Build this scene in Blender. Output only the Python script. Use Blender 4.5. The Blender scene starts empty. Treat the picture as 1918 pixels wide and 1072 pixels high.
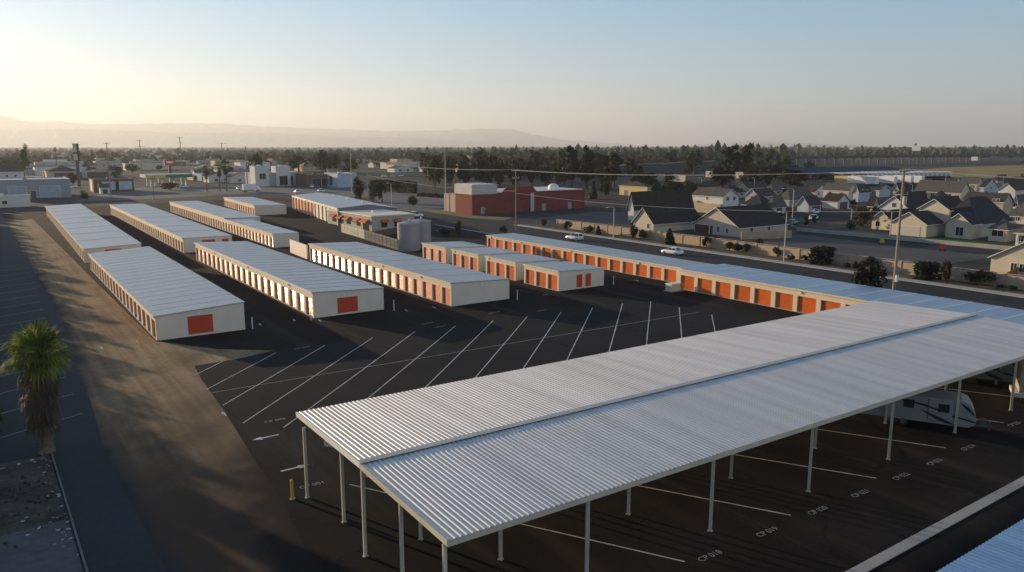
import bpy, bmesh, math, random
from mathutils import Vector, Matrix
R = random.Random(7)
sc = bpy.context.scene
COL = sc.collection
rad = math.radians

# ------------------------------------------------------------------ camera model (pixels of the 1918x1072 photograph)
F, CX, CY, HOR, CAMZ = 1455.0, 959.0, 536.0, 274.0, 21.5
YAW, PITCH = rad(35.0), math.atan((536.0 - 274.0) / 1455.0)
cyw, syw, cpt, spt = math.cos(YAW), math.sin(YAW), math.cos(PITCH), math.sin(PITCH)

def G(px, py, z=0.0):
    """pixel -> point of the horizontal plane at height z"""
    x, y = (px - CX) / F, (CY - py) / F
    f, u = cpt + y * spt, -spt + y * cpt
    t = (z - CAMZ) / u
    return Vector(((x * cyw + f * syw) * t, (-x * syw + f * cyw) * t, z))

def proj(p):
    x, y, z = p[0], p[1], p[2] - CAMZ
    a, b = x * cyw - y * syw, x * syw + y * cyw
    d, u = b * cpt - z * spt, b * spt + z * cpt
    return CX + a / d * F, CY - u / d * F

def Zat(g, ty):
    """height above ground point g that projects to pixel row ty"""
    lo, hi = -2.0, 400.0
    for _ in range(50):
        m = (lo + hi) / 2
        if proj((g[0], g[1], m))[1] > ty: lo = m
        else: hi = m
    return lo

def solve(g, dx, dy, px, hi=400.0):
    """how far from g along (dx, dy) until the pixel column is px"""
    s0 = proj(g)[0] < px
    lo = 0.0
    for _ in range(50):
        m = (lo + hi) / 2
        if (proj((g[0] + dx * m, g[1] + dy * m, 0))[0] < px) == s0: lo = m
        else: hi = m
    return lo

# ------------------------------------------------------------------ materials
MATS = {}
def nodes(m):
    m.use_nodes = True
    nt = m.node_tree
    return nt, nt.nodes, nt.links, nt.nodes['Principled BSDF']

def mat(name, col, rough=0.7, metal=0.0, var=0.12, scale=0.6, spec=0.4, var2=0.0, scale2=8.0, bump=0.0, coat=0.0, coords='Object'):
    """principled material whose colour wanders with two octaves of noise"""
    if name in MATS: return MATS[name]
    m = bpy.data.materials.new(name)
    nt, N, L, b = nodes(m)
    b.inputs['Roughness'].default_value = rough
    b.inputs['Metallic'].default_value = metal
    b.inputs['Specular IOR Level'].default_value = spec
    if coat: b.inputs['Coat Weight'].default_value = coat; b.inputs['Coat Roughness'].default_value = 0.15
    tc = N.new('ShaderNodeTexCoord')
    n1 = N.new('ShaderNodeTexNoise'); n1.inputs['Scale'].default_value = scale; n1.inputs['Detail'].default_value = 5
    L.new(tc.outputs[coords], n1.inputs['Vector'])
    fac = n1.outputs['Fac']
    mr = N.new('ShaderNodeMapRange')
    mr.inputs['From Min'].default_value = 0.3; mr.inputs['From Max'].default_value = 0.7
    mr.inputs['To Min'].default_value = 1 - var; mr.inputs['To Max'].default_value = 1 + var
    L.new(fac, mr.inputs['Value'])
    val = mr.outputs['Result']
    if var2:
        n2 = N.new('ShaderNodeTexNoise'); n2.inputs['Scale'].default_value = scale2; n2.inputs['Detail'].default_value = 3
        L.new(tc.outputs[coords], n2.inputs['Vector'])
        m2 = N.new('ShaderNodeMapRange')
        m2.inputs['From Min'].default_value = 0.3; m2.inputs['From Max'].default_value = 0.7
        m2.inputs['To Min'].default_value = 1 - var2; m2.inputs['To Max'].default_value = 1 + var2
        L.new(n2.outputs['Fac'], m2.inputs['Value'])
        mm = N.new('ShaderNodeMath'); mm.operation = 'MULTIPLY'
        L.new(val, mm.inputs[0]); L.new(m2.outputs['Result'], mm.inputs[1]); val = mm.outputs[0]
    sc_ = N.new('ShaderNodeVectorMath'); sc_.operation = 'SCALE'
    sc_.inputs[0].default_value = col[:3]
    L.new(val, sc_.inputs['Scale'])
    L.new(sc_.outputs['Vector'], b.inputs['Base Color'])
    if bump:
        bp = N.new('ShaderNodeBump'); bp.inputs['Strength'].default_value = bump; bp.inputs['Distance'].default_value = 0.05
        L.new(fac, bp.inputs['Height']); L.new(bp.outputs['Normal'], b.inputs['Normal'])
    MATS[name] = m
    return m

def ribbed(name, col, rough, spec, period, tilt, axis='Z', metal=0.0, var=0.08):
    """sheet metal rolled into shallow ribs: the shading normal swings up and down across each rib"""
    m = mat(name, col, rough, metal, var, 1.0, spec)
    nt, N, L, b = nodes(m)
    oi = N.new('ShaderNodeObjectInfo'); sv = N.new('ShaderNodeVectorMath'); sv.operation = 'SCALE'      # each door has faded a little differently
    rm = N.new('ShaderNodeMath'); rm.operation = 'MULTIPLY_ADD'; rm.inputs[1].default_value = 0.26; rm.inputs[2].default_value = 0.86; L.new(oi.outputs['Random'], rm.inputs[0])
    L.new(b.inputs['Base Color'].links[0].from_socket, sv.inputs[0]); L.new(rm.outputs[0], sv.inputs['Scale']); L.new(sv.outputs[0], b.inputs['Base Color'])
    g = N.new('ShaderNodeNewGeometry'); sp = N.new('ShaderNodeSeparateXYZ')
    tc = N.new('ShaderNodeTexCoord'); L.new(tc.outputs['Object'], sp.inputs[0])
    mu = N.new('ShaderNodeMath'); mu.operation = 'MULTIPLY'; mu.inputs[1].default_value = 2 * math.pi / period
    L.new(sp.outputs[axis], mu.inputs[0])
    si = N.new('ShaderNodeMath'); si.operation = 'SINE'; L.new(mu.outputs[0], si.inputs[0])
    t = N.new('ShaderNodeMath'); t.operation = 'MULTIPLY'; t.inputs[1].default_value = tilt; L.new(si.outputs[0], t.inputs[0])
    cb = N.new('ShaderNodeCombineXYZ'); L.new(t.outputs[0], cb.inputs[axis])
    ad = N.new('ShaderNodeVectorMath'); ad.operation = 'ADD'; L.new(g.outputs['Normal'], ad.inputs[0]); L.new(cb.outputs[0], ad.inputs[1])
    nm = N.new('ShaderNodeVectorMath'); nm.operation = 'NORMALIZE'; L.new(ad.outputs[0], nm.inputs[0])
    L.new(nm.outputs[0], b.inputs['Normal'])
    return m

CREAM = mat('cream_stucco', (0.70, 0.57, 0.41), 0.85, var=0.06, scale=0.8, var2=0.04, spec=0.2)
CREAMS = mat('cream_panel', (0.70, 0.61, 0.49), 0.6, var=0.05, scale=0.5, spec=0.3)
ENDWALL = CREAMS
DOOR = ribbed('orange_rollup_steel', (0.66, 0.135, 0.02), 0.17, 0.34, 0.08, 0.46)
DOORR = mat('red_orange_end_door', (0.50, 0.055, 0.018), 0.5, var=0.05)
DOORW = ribbed('white_rollup_steel', (0.72, 0.66, 0.56), 0.2, 0.6, 0.08, 0.46)
GALV = mat('galvalume_sheet', (0.64, 0.60, 0.55), 0.52, 0.55, 0.05, 0.25, spec=0.5, var2=0.03, scale2=3)
GALV2 = mat('storage_roof_sheet', (0.42, 0.41, 0.40), 0.40, 0.7, 0.06, 0.15, spec=0.5, var2=0.04, scale2=2)
GALVB = mat('sky_tinted_sheet', (0.36, 0.50, 0.64), 0.38, 0.82, 0.05, 0.25, spec=0.5, var2=0.03, scale2=3)  # blue of the reflected sky is put into the sheet colour
ROOFB = mat('sky_tinted_storage_sheet', (0.34, 0.41, 0.49), 0.38, 0.75, 0.06, 0.15, spec=0.5, var2=0.04, scale2=2)  # sky reflection mixed into the seamed roof colour as a blue tint
SEAML = mat('pale_seam_metal', (0.66, 0.64, 0.60), 0.5, 0.1)
SEAMF = mat('faint_seam_metal', (0.40, 0.40, 0.39), 0.5, 0.4)
SEAMD = mat('dark_seam_metal', (0.22, 0.22, 0.22), 0.6, 0.1)
TRIMW = mat('white_trim_metal', (0.78, 0.74, 0.66), 0.35, 0.0, 0.04, spec=0.6)
def streak(m, s, amp):
    """sheet by sheet tone: stretch the first noise along the sheets and strengthen it"""
    nt = m.node_tree; n = [q for q in nt.nodes if q.type == 'TEX_NOISE'][0]; mp = nt.nodes.new('ShaderNodeMapping'); mp.inputs['Scale'].default_value = s
    nt.links.new(n.inputs['Vector'].links[0].from_socket, mp.inputs[0]); nt.links.new(mp.outputs[0], n.inputs['Vector']); n.inputs['Scale'].default_value = 1.0
    r = [q for q in nt.nodes if q.type == 'MAP_RANGE'][0]; r.inputs['To Min'].default_value = 1 - amp; r.inputs['To Max'].default_value = 1 + amp
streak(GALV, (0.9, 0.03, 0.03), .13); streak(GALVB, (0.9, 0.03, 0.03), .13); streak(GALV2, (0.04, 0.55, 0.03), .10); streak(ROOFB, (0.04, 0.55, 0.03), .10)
STEELP = mat('post_paint', (0.50, 0.45, 0.35), 0.6, 0.0, 0.1, 0.5, var2=0.06)
STEELD = mat('dark_steel', (0.10, 0.10, 0.105), 0.6, 0.2)
ASPH = mat('lot_asphalt', (0.017, 0.0145, 0.013), 0.95, var=0.35, scale=0.12, spec=0.08, var2=0.12, scale2=2.2, coords='Object')
ASPHB = mat('stall_asphalt', (0.021, 0.020, 0.020), 0.95, var=0.2, scale=0.10, spec=0.08, var2=0.08, scale2=3)
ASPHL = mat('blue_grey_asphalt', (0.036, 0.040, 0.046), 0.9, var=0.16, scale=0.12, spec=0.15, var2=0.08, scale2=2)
ROADM = mat('road_asphalt', (0.034, 0.033, 0.033), 0.9, var=0.15, scale=0.05, spec=0.15)
CONC = mat('pale_concrete', (0.36, 0.34, 0.30), 0.85, var=0.12, scale=0.3, var2=0.08, scale2=4)
LINEW = mat('white_line_paint', (0.46, 0.45, 0.42), 0.8, var=0.3, scale=1.1, var2=0.25, scale2=12)
LINEF = mat('faded_line_paint', (0.32, 0.32, 0.30), 0.8, var=0.25, scale=1.2, var2=0.2, scale2=10)
YELLOW = mat('safety_yellow', (0.62, 0.36, 0.03), 0.5, var=0.08)
GLASS = mat('dark_glass', (0.025, 0.03, 0.035), 0.08, spec=0.8, var=0.1)
BLACK = mat('black_rubber', (0.02, 0.02, 0.02), 0.7)
CHROME = mat('bright_metal', (0.55, 0.55, 0.55), 0.25, 0.9)
WHITEP = mat('white_car_paint', (0.78, 0.78, 0.76), 0.25, 0.0, 0.02, coat=0.6)

# ------------------------------------------------------------------ mesh builder
class MB:
    def __init__(s): s.v, s.f, s.m = [], [], []
    def poly(s, pts, mi=0):
        n = len(s.v); s.v += [tuple(p) for p in pts]; s.f.append(tuple(range(n, n + len(pts)))); s.m.append(mi); return s
    def mesh(s, vs, fs, mi=0):
        n = len(s.v); s.v += [tuple(p) for p in vs]
        for f in fs: s.f.append(tuple(n + i for i in f)); s.m.append(mi)
        return s
    def hexa(s, p, mi=0, skip=()):
        """p: 4 bottom points (counter-clockwise from above) then 4 top points"""
        fs = [(3, 2, 1, 0), (4, 5, 6, 7), (0, 1, 5, 4), (1, 2, 6, 5), (2, 3, 7, 6), (3, 0, 4, 7)]
        return s.mesh(p, [f for i, f in enumerate(fs) if i not in skip], mi)
    def box(s, x0, x1, y0, y1, z0, z1, mi=0, skip=()):
        return s.hexa([(x0, y0, z0), (x1, y0, z0), (x1, y1, z0), (x0, y1, z0), (x0, y0, z1), (x1, y0, z1), (x1, y1, z1), (x0, y1, z1)], mi, skip)
    def bar(s, a, b, w, h, mi=0):
        """rectangular bar from a to b"""
        a, b = Vector(a), Vector(b); d = (b - a).normalized()
        u = Vector((0, 0, 1)) if abs(d.z) < 0.9 else Vector((0, 1, 0))
        x = d.cross(u).normalized() * (w / 2); y = x.cross(d).normalized() * (h / 2)
        p = [a - x - y, a + x - y, a + x + y, a - x + y]; q = [v + (b - a) for v in p]
        return s.mesh(p + q, [(0, 1, 2, 3), (7, 6, 5, 4), (4, 5, 1, 0), (5, 6, 2, 1), (6, 7, 3, 2), (7, 4, 0, 3)], mi)
    def tube(s, pts, rs, n=8, mi=0, cap=True):
        pts = [Vector(p) for p in pts]
        if not isinstance(rs, (list, tuple)): rs = [rs] * len(pts)
        base = len(s.v)
        for i, p in enumerate(pts):
            d = (pts[min(i + 1, len(pts) - 1)] - pts[max(i - 1, 0)]).normalized()
            u = Vector((0, 0, 1)) if abs(d.z) < 0.95 else Vector((1, 0, 0))
            x = d.cross(u).normalized(); y = x.cross(d).normalized()
            for k in range(n):
                a = 2 * math.pi * k / n
                s.v.append(tuple(p + (x * math.cos(a) + y * math.sin(a)) * rs[i]))
        for i in range(len(pts) - 1):
            for k in range(n):
                a, b = base + i * n + k, base + i * n + (k + 1) % n
                s.f.append((a, b, b + n, a + n)); s.m.append(mi)
        if cap:
            s.f.append(tuple(base + k for k in range(n))[::-1]); s.m.append(mi)
            s.f.append(tuple(base + (len(pts) - 1) * n + k for k in range(n))); s.m.append(mi)
        return s
    def build(s, name, mats, parent=None, smooth=False):
        me = bpy.data.meshes.new(name); me.from_pydata(s.v, [], s.f)
        if not isinstance(mats, (list, tuple)): mats = [mats]
        for m in mats: me.materials.append(m)
        if any(s.m): me.polygons.foreach_set('material_index', s.m)
        if smooth: me.polygons.foreach_set('use_smooth', [True] * len(me.polygons))
        me.update()
        o = bpy.data.objects.new(name, me); COL.objects.link(o)
        if parent: o.parent = parent
        return o

def tag(o, label, cat, group=None, kind=None):
    o['label'] = label; o['category'] = cat
    if group: o['group'] = group
    if kind: o['kind'] = kind
    return o
def thing(name, label, cat, loc=(0, 0, 0), rz=0.0, group=None):
    o = bpy.data.objects.new(name, None); COL.objects.link(o)
    o.empty_display_size = 0.3; o.location = loc; o.rotation_euler = (0, 0, rz)
    return tag(o, label, cat, group)
def dup(root, loc, rz=0.0, scale=None, label=None, group=None):
    """a copy of a thing with copies of its parts and sub-parts, sharing mesh data"""
    r = root.copy(); COL.objects.link(r); r.location = loc; r.rotation_euler = (0, 0, rz)
    if scale: r.scale = scale if isinstance(scale, (tuple, list)) else (scale,) * 3
    if label: r['label'] = label
    if group: r['group'] = group
    for ch in list(root.children):
        c = ch.copy(); COL.objects.link(c); c.parent = r
        for g in list(ch.children):
            d = g.copy(); COL.objects.link(d); d.parent = c
    return r
def struct(name, mb, m, label=None):
    o = mb.build(name, m); o['kind'] = 'structure'
    if label: o['label'] = label
    return o
def flat(name, pts, m, z=0.0, label=None, px=True):
    """a paved or planted sheet given by its outline (photo pixels on the ground, or metres)"""
    mb = MB(); P = [G(*p) if px else Vector((p[0], p[1], 0)) for p in pts]
    P = [Vector((p.x, p.y, z)) for p in P]
    area = sum(P[i].x * P[(i + 1) % len(P)].y - P[(i + 1) % len(P)].x * P[i].y for i in range(len(P)))
    mb.poly(P if area > 0 else P[::-1])
    bm = bmesh.new(); o = struct(name, mb, m, label); bm.from_mesh(o.data)
    bmesh.ops.triangulate(bm, faces=bm.faces[:]); bm.to_mesh(o.data); bm.free()
    return o
# ------------------------------------------------------------------ camera, sun, sky, haze
cam = bpy.data.objects.new('camera', bpy.data.cameras.new('camera')); COL.objects.link(cam)
cam.data.sensor_width = 36.0; cam.data.lens = 36.0 * F / 1918.0
cam.location = (0, 0, CAMZ); cam.rotation_euler = (math.pi / 2 - PITCH, 0, -YAW)
cam.data.clip_end = 40000; cam.data.clip_start = 0.5
sc.camera = cam

SUN_AZ, SUN_EL = rad(-20.5), rad(8.5)           # azimuth from +Y, clockwise seen from above
sun = bpy.data.objects.new('sun', bpy.data.lights.new('sun', 'SUN')); COL.objects.link(sun)
sun.data.energy = 5.0; sun.data.angle = rad(0.5); sun.data.color = (1.0, 0.77, 0.50)
sd = Vector((math.sin(SUN_AZ) * math.cos(SUN_EL), math.cos(SUN_AZ) * math.cos(SUN_EL), math.sin(SUN_EL)))
sun.rotation_euler = sd.to_track_quat('Z', 'Y').to_euler()

w = bpy.data.worlds.new('World'); sc.world = w; w.use_nodes = True
wn, wl = w.node_tree.nodes, w.node_tree.links
sky = wn.new('ShaderNodeTexSky'); sky.sky_type = 'NISHITA'; sky.sun_disc = False
sky.sun_elevation = SUN_EL; sky.sun_rotation = SUN_AZ
sky.air_density = 0.8; sky.dust_density = 0.5; sky.ozone_density = 3.0; sky.altitude = 100
bg = wn['Background']; bg.inputs['Strength'].default_value = 0.13
dim = wn.new('ShaderNodeVectorMath'); dim.operation = 'SCALE'; dim.inputs['Scale'].default_value = 0.43
wtc = wn.new('ShaderNodeTexCoord'); wsp = wn.new('ShaderNodeSeparateXYZ'); wl.new(wtc.outputs['Generated'], wsp.inputs[0])
rmp = wn.new('ShaderNodeValToRGB'); wl.new(wsp.outputs['Z'], rmp.inputs[0])      # hazy air: creamy at the horizon, thin blue overhead
rmp.color_ramp.elements[0].position = 0.0; rmp.color_ramp.elements[0].color = (1.12, 1.17, 1.16, 1)
rmp.color_ramp.elements[1].position = 0.45; rmp.color_ramp.elements[1].color = (0.0, 0.36, 0.92, 1)
e_ = rmp.color_ramp.elements.new(0.16); e_.color = (0.50, 1.20, 1.55, 1)
veil = wn.new('ShaderNodeVectorMath'); veil.operation = 'ADD'; wl.new(rmp.outputs[0], veil.inputs[1])
wl.new(sky.outputs[0], dim.inputs[0]); wl.new(dim.outputs[0], veil.inputs[0])
dt = wn.new('ShaderNodeVectorMath'); dt.operation = 'DOT_PRODUCT'; wl.new(wtc.outputs['Generated'], dt.inputs[0])       # warm fill added to the unseen sky opposite the sun, lifts shaded walls
dt.inputs[1].default_value = (-math.sin(SUN_AZ), -math.cos(SUN_AZ), -0.15)
mxm = wn.new('ShaderNodeMath'); mxm.operation = 'MAXIMUM'; mxm.inputs[1].default_value = 0.0; wl.new(dt.outputs['Value'], mxm.inputs[0])
gl = wn.new('ShaderNodeVectorMath'); gl.operation = 'SCALE'; gl.inputs[0].default_value = (2.3, 1.75, 1.25); wl.new(mxm.outputs[0], gl.inputs['Scale'])
ga = wn.new('ShaderNodeVectorMath'); ga.operation = 'ADD'; wl.new(veil.outputs[0], ga.inputs[0]); wl.new(gl.outputs[0], ga.inputs[1]); wl.new(ga.outputs[0], bg.inputs['Color'])

sc.view_settings.view_transform = 'Standard'; sc.view_settings.look = 'None'
sc.view_settings.exposure = 0.80; sc.view_settings.gamma = 1.0; sc.view_settings.use_curve_mapping = False
sc.cycles.max_bounces = 6; sc.cycles.diffuse_bounces = 3; sc.cycles.glossy_bounces = 3
sc.cycles.volume_bounces = 0; sc.cycles.transparent_max_bounces = 6
sc.cycles.use_denoising = True; sc.cycles.caustics_reflective = False; sc.cycles.caustics_refractive = False

HAZE_D = 8e-5
mb = MB(); mb.box(-18000, 27000, -1500, 27500, -2.0, 1050.0)
hz = bpy.data.materials.new('thin_haze'); hz.use_nodes = True
hn, hl = hz.node_tree.nodes, hz.node_tree.links
hn.remove(hn['Principled BSDF'])
pv = hn.new('ShaderNodeVolumePrincipled')
pv.inputs['Color'].default_value = (0.92, 0.94, 0.95, 1); pv.inputs['Density'].default_value = HAZE_D
pv.inputs['Anisotropy'].default_value = 0.35
hl.new(pv.outputs[0], hn['Material Output'].inputs['Volume'])
o = mb.build('haze', hz); o['kind'] = 'stuff'; o['label'] = 'thin pale haze lying over the plain'

# ------------------------------------------------------------------ ground and paving
GROUND = mat('dry_ground', (0.060, 0.056, 0.044), 0.95, var=0.35, scale=0.012, spec=0.1, var2=0.25, scale2=0.11)
DIRT = mat('tan_decomposed_granite', (0.27, 0.18, 0.096), 0.95, var=0.30, scale=0.16, spec=0.1, var2=0.12, scale2=1.6)
RUBD = mat('rubble_ground', (0.075, 0.068, 0.055), 0.95, var=0.5, scale=0.35, spec=0.1, var2=0.3, scale2=2.5)
SLAB = mat('old_grey_slab', (0.105, 0.108, 0.105), 0.9, var=0.18, scale=0.25, spec=0.15, var2=0.1, scale2=2)
DRYG = mat('dry_yellow_grass', (0.30, 0.22, 0.09), 0.95, var=0.22, scale=0.05, spec=0.1, var2=0.15, scale2=0.3)
LAWN = mat('lawn_grass', (0.045, 0.085, 0.022), 0.95, var=0.25, scale=0.3, spec=0.1, var2=0.2, scale2=3)
PLAIN = mat('pad_dirt', (0.105, 0.095, 0.085), 0.95, var=0.2, scale=0.08, spec=0.1, var2=0.1, scale2=1)
BARK = mat('planter_bark', (0.13, 0.092, 0.060), 0.95, var=0.4, scale=0.5, spec=0.1, var2=0.3, scale2=4)

mb = MB(); S = 28500
xs = [-S, -1000, -200, 0, 200, 600, 1500, 4000, S]; ys = [-1500, -50, 60, 200, 500, 1200, 3000, 8000, S]
for i in range(8):
    for j in range(8):
        mb.poly([(xs[i], ys[j], 0), (xs[i + 1], ys[j], 0), (xs[i + 1], ys[j + 1], 0), (xs[i], ys[j + 1], 0)])
struct('ground', mb, GROUND, 'flat dry valley floor')

flat('storage_lot', [(8.4, -40), (105, -40), (105, 190), (110, 330), (8.4, 330)], ASPH, 0.006, 'dark asphalt of the storage yard', px=False)
flat('vehicle_lot', [(-60, 40), (6.3, 40), (8.4, 120), (8.8, 330), (-60, 330)], ASPHL, 0.008, 'blue grey asphalt lot in shade', px=False)
# dirt driveway: wavy left edge, sharp right edge along the buildings and the stalls
dl = []
for i in range(60):
    y = 34 + i * 4.0
    dl.append((6.4 + 2.1 * min(1, max(0, (y - 60) / 60)) + 0.12 * math.sin(y * 0.19), y))
dr = [(15.8, 272), (15.8, 92.0), (20.6, 84.5), (25.3, 80.5), (21.0, 79.4), (16.9, 79.2), (16.35, 74), (15.7, 64), (15.2, 58.5), (14.6, 52), (14.2, 46), (13.4, 40), (12.6, 34)]
m = DIRT; nt, N, L, b = nodes(m); ad = lambda t: N.new(t)
src = b.inputs['Base Color'].links[0].from_socket
tc = ad('ShaderNodeTexCoord'); mp = ad('ShaderNodeMapping'); mp.inputs['Scale'].default_value = (1.3, 0.045, 1); mp.inputs['Rotation'].default_value = (0, 0, 0.05); L.new(tc.outputs['Object'], mp.inputs[0])
ns = ad('ShaderNodeTexNoise'); ns.inputs['Scale'].default_value = 1.0; ns.inputs['Detail'].default_value = 6; L.new(mp.outputs[0], ns.inputs['Vector'])
mr = ad('ShaderNodeMapRange'); mr.inputs['From Min'].default_value = .36; mr.inputs['From Max'].default_value = .64; mr.inputs['To Min'].default_value = .74; mr.inputs['To Max'].default_value = 1.16; L.new(ns.outputs['Fac'], mr.inputs['Value'])
vs = ad('ShaderNodeVectorMath'); vs.operation = 'SCALE'; L.new(src, vs.inputs[0]); L.new(mr.outputs[0], vs.inputs['Scale'])
sp = ad('ShaderNodeSeparateXYZ'); L.new(tc.outputs['Object'], sp.inputs[0])
nb = ad('ShaderNodeTexNoise'); nb.inputs['Scale'].default_value = .22; nb.inputs['Detail'].default_value = 7; L.new(tc.outputs['Object'], nb.inputs['Vector'])
def mth(op, a, c=None, d=None):
    q = ad('ShaderNodeMath'); q.operation = op
    for i, v in enumerate((a, c, d)):
        if v is None: continue
        if isinstance(v, (int, float)): q.inputs[i].default_value = v
        else: L.new(v, q.inputs[i])
    return q.outputs[0]
def rng(v, a, c, lo=0.0, hi=1.0):
    q = ad('ShaderNodeMapRange'); q.interpolation_type = 'SMOOTHSTEP'; q.inputs['From Min'].default_value = a; q.inputs['From Max'].default_value = c; q.inputs['To Min'].default_value = lo; q.inputs['To Max'].default_value = hi; L.new(v, q.inputs['Value']); return q.outputs[0]
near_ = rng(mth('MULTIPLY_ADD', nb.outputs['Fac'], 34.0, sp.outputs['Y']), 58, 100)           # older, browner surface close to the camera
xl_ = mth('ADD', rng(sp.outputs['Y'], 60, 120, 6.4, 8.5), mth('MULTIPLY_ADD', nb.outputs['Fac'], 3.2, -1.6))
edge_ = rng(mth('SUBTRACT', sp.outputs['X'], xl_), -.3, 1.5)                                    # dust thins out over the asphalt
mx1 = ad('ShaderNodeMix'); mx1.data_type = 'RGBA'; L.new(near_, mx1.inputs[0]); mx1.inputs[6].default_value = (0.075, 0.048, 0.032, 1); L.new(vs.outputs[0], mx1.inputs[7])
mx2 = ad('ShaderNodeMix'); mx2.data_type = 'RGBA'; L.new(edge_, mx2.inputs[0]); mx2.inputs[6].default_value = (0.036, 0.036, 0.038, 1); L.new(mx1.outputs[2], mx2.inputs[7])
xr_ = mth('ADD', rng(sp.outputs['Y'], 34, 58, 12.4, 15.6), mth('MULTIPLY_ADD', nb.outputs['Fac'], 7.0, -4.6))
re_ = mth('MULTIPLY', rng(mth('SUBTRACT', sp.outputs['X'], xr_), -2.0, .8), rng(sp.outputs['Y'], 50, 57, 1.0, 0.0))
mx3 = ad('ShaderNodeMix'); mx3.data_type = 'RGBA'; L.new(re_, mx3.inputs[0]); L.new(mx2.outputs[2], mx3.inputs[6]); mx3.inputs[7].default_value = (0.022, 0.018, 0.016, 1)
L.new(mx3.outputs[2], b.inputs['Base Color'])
# worn asphalt: brown dust in the lanes, tyre streaks and fine cracks
m = ASPH; nt, N, L, b = nodes(m); src = b.inputs['Base Color'].links[0].from_socket
tc = ad('ShaderNodeTexCoord'); mp = ad('ShaderNodeMapping'); mp.inputs['Scale'].default_value = (.5, .03, 1); L.new(tc.outputs['Object'], mp.inputs[0])
ns = ad('ShaderNodeTexNoise'); ns.inputs['Scale'].default_value = 1.0; ns.inputs['Detail'].default_value = 6; L.new(mp.outputs[0], ns.inputs['Vector'])
du = rng(ns.outputs['Fac'], .48, .72, 0, .8)
mx1 = ad('ShaderNodeMix'); mx1.data_type = 'RGBA'; L.new(du, mx1.inputs[0]); L.new(src, mx1.inputs[6]); mx1.inputs[7].default_value = (0.042, 0.031, 0.024, 1)
def cracks(inp, sc_, w_, col):
    wv = ad('ShaderNodeTexNoise'); wv.inputs['Scale'].default_value = .5; wv.inputs['Detail'].default_value = 4; L.new(tc.outputs['Object'], wv.inputs['Vector'])
    av = ad('ShaderNodeVectorMath'); av.operation = 'MULTIPLY_ADD'; L.new(wv.outputs['Color'], av.inputs[0]); av.inputs[1].default_value = (2.5, 2.5, 0); L.new(tc.outputs['Object'], av.inputs[2])
    vo = ad('ShaderNodeTexVoronoi'); vo.feature = 'DISTANCE_TO_EDGE'; vo.inputs['Scale'].default_value = sc_; L.new(av.outputs[0], vo.inputs['Vector'])
    k = rng(vo.outputs['Distance'], 0, w_, .75, 0)
    q = ad('ShaderNodeMix'); q.data_type = 'RGBA'; L.new(k, q.inputs[0]); L.new(inp, q.inputs[6]); q.inputs[7].default_value = col; return q.outputs[2]
L.new(cracks(mx1.outputs[2], .14, .012, (0.008, 0.008, 0.008, 1)), b.inputs['Base Color'])
m = ASPHB; nt, N, L, b = nodes(m); src = b.inputs['Base Color'].links[0].from_socket; tc = ad('ShaderNodeTexCoord')
L.new(cracks(src, .10, .010, (0.011, 0.011, 0.011, 1)), b.inputs['Base Color'])
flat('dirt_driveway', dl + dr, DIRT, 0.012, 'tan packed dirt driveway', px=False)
flat('stall_pavement', [(345, 691), (418, 676), (517, 660), (609, 646), (698, 632), (779, 620), (854, 610), (923, 600), (988, 592), (1051, 584), (1109, 576), (1167, 568), (1220, 564), (1310, 571), (1420, 585), (1500, 600), (1200, 700), (900, 740), (640, 790), (560, 806), (470, 812), (440, 775)], ASPHB, 0.010, 'grey asphalt of the angled stalls')
flat('old_slab', [(-90, 40), (-90, 46.5), (-20, 48.5), (3.0, 49.6), (3.0, 40)], SLAB, 0.014, 'old grey concrete slab', px=False)
flat('rubble_strip', [(-90, 46.5), (-20, 48.5), (3.0, 49.6), (3.0, 61.5), (-40, 60), (-90, 58)], RUBD, 0.016, 'weedy strip of broken ground', px=False)
# kerb and thin wall line along the left lot
mb = MB(); mb.box(3.1, 3.2, 30, 62.8, 0, 0.12); struct('lot_kerb', mb, mat('kerb_grey', (0.16, 0.155, 0.145), .9, var=.2), 'narrow concrete kerb')
# concrete valley gutter under the near carport aisle
mb = MB(); n = 40
for i in range(n):
    x0, x1 = 10 + i * 2.5, 10 + (i + 1) * 2.5 - 0.012
    mb.box(x0, x1, 19.52, 19.88, 0, 0.05); mb.box(x0, x1, 19.89, 20.2, 0, 0.02)
struct('valley_gutter', mb, CONC, 'pale concrete gutter strip')
# street beyond the long orange row
flat('street', [(106, -60), (123.1, -60), (123.1, 176), (128, 186), (140, 190), (140, 202), (112, 212), (104, 260), (98, 360), (96, 520), (80, 520), (84, 360), (99, 250), (104, 190), (106, 150)], ROADM, 0.014, 'dark asphalt street', px=False)
mb = MB(); mb.box(123.1, 123.45, -60, 175, 0, 0.15); mb.box(123.45, 125.3, -60, 175, 0, 0.13)
struct('street_pavement', mb, CONC, 'pale kerb and pavement along the street')
mb = MB(); mb.box(105.6, 105.95, -60, 188, 0, 0.15); struct('near_kerb', mb, CONC)
flat('planting_strip', [(125.3, -60), (130.2, -60), (130.2, 172), (125.3, 176)], BARK, 0.02, 'bark covered planting strip', px=False)

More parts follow.
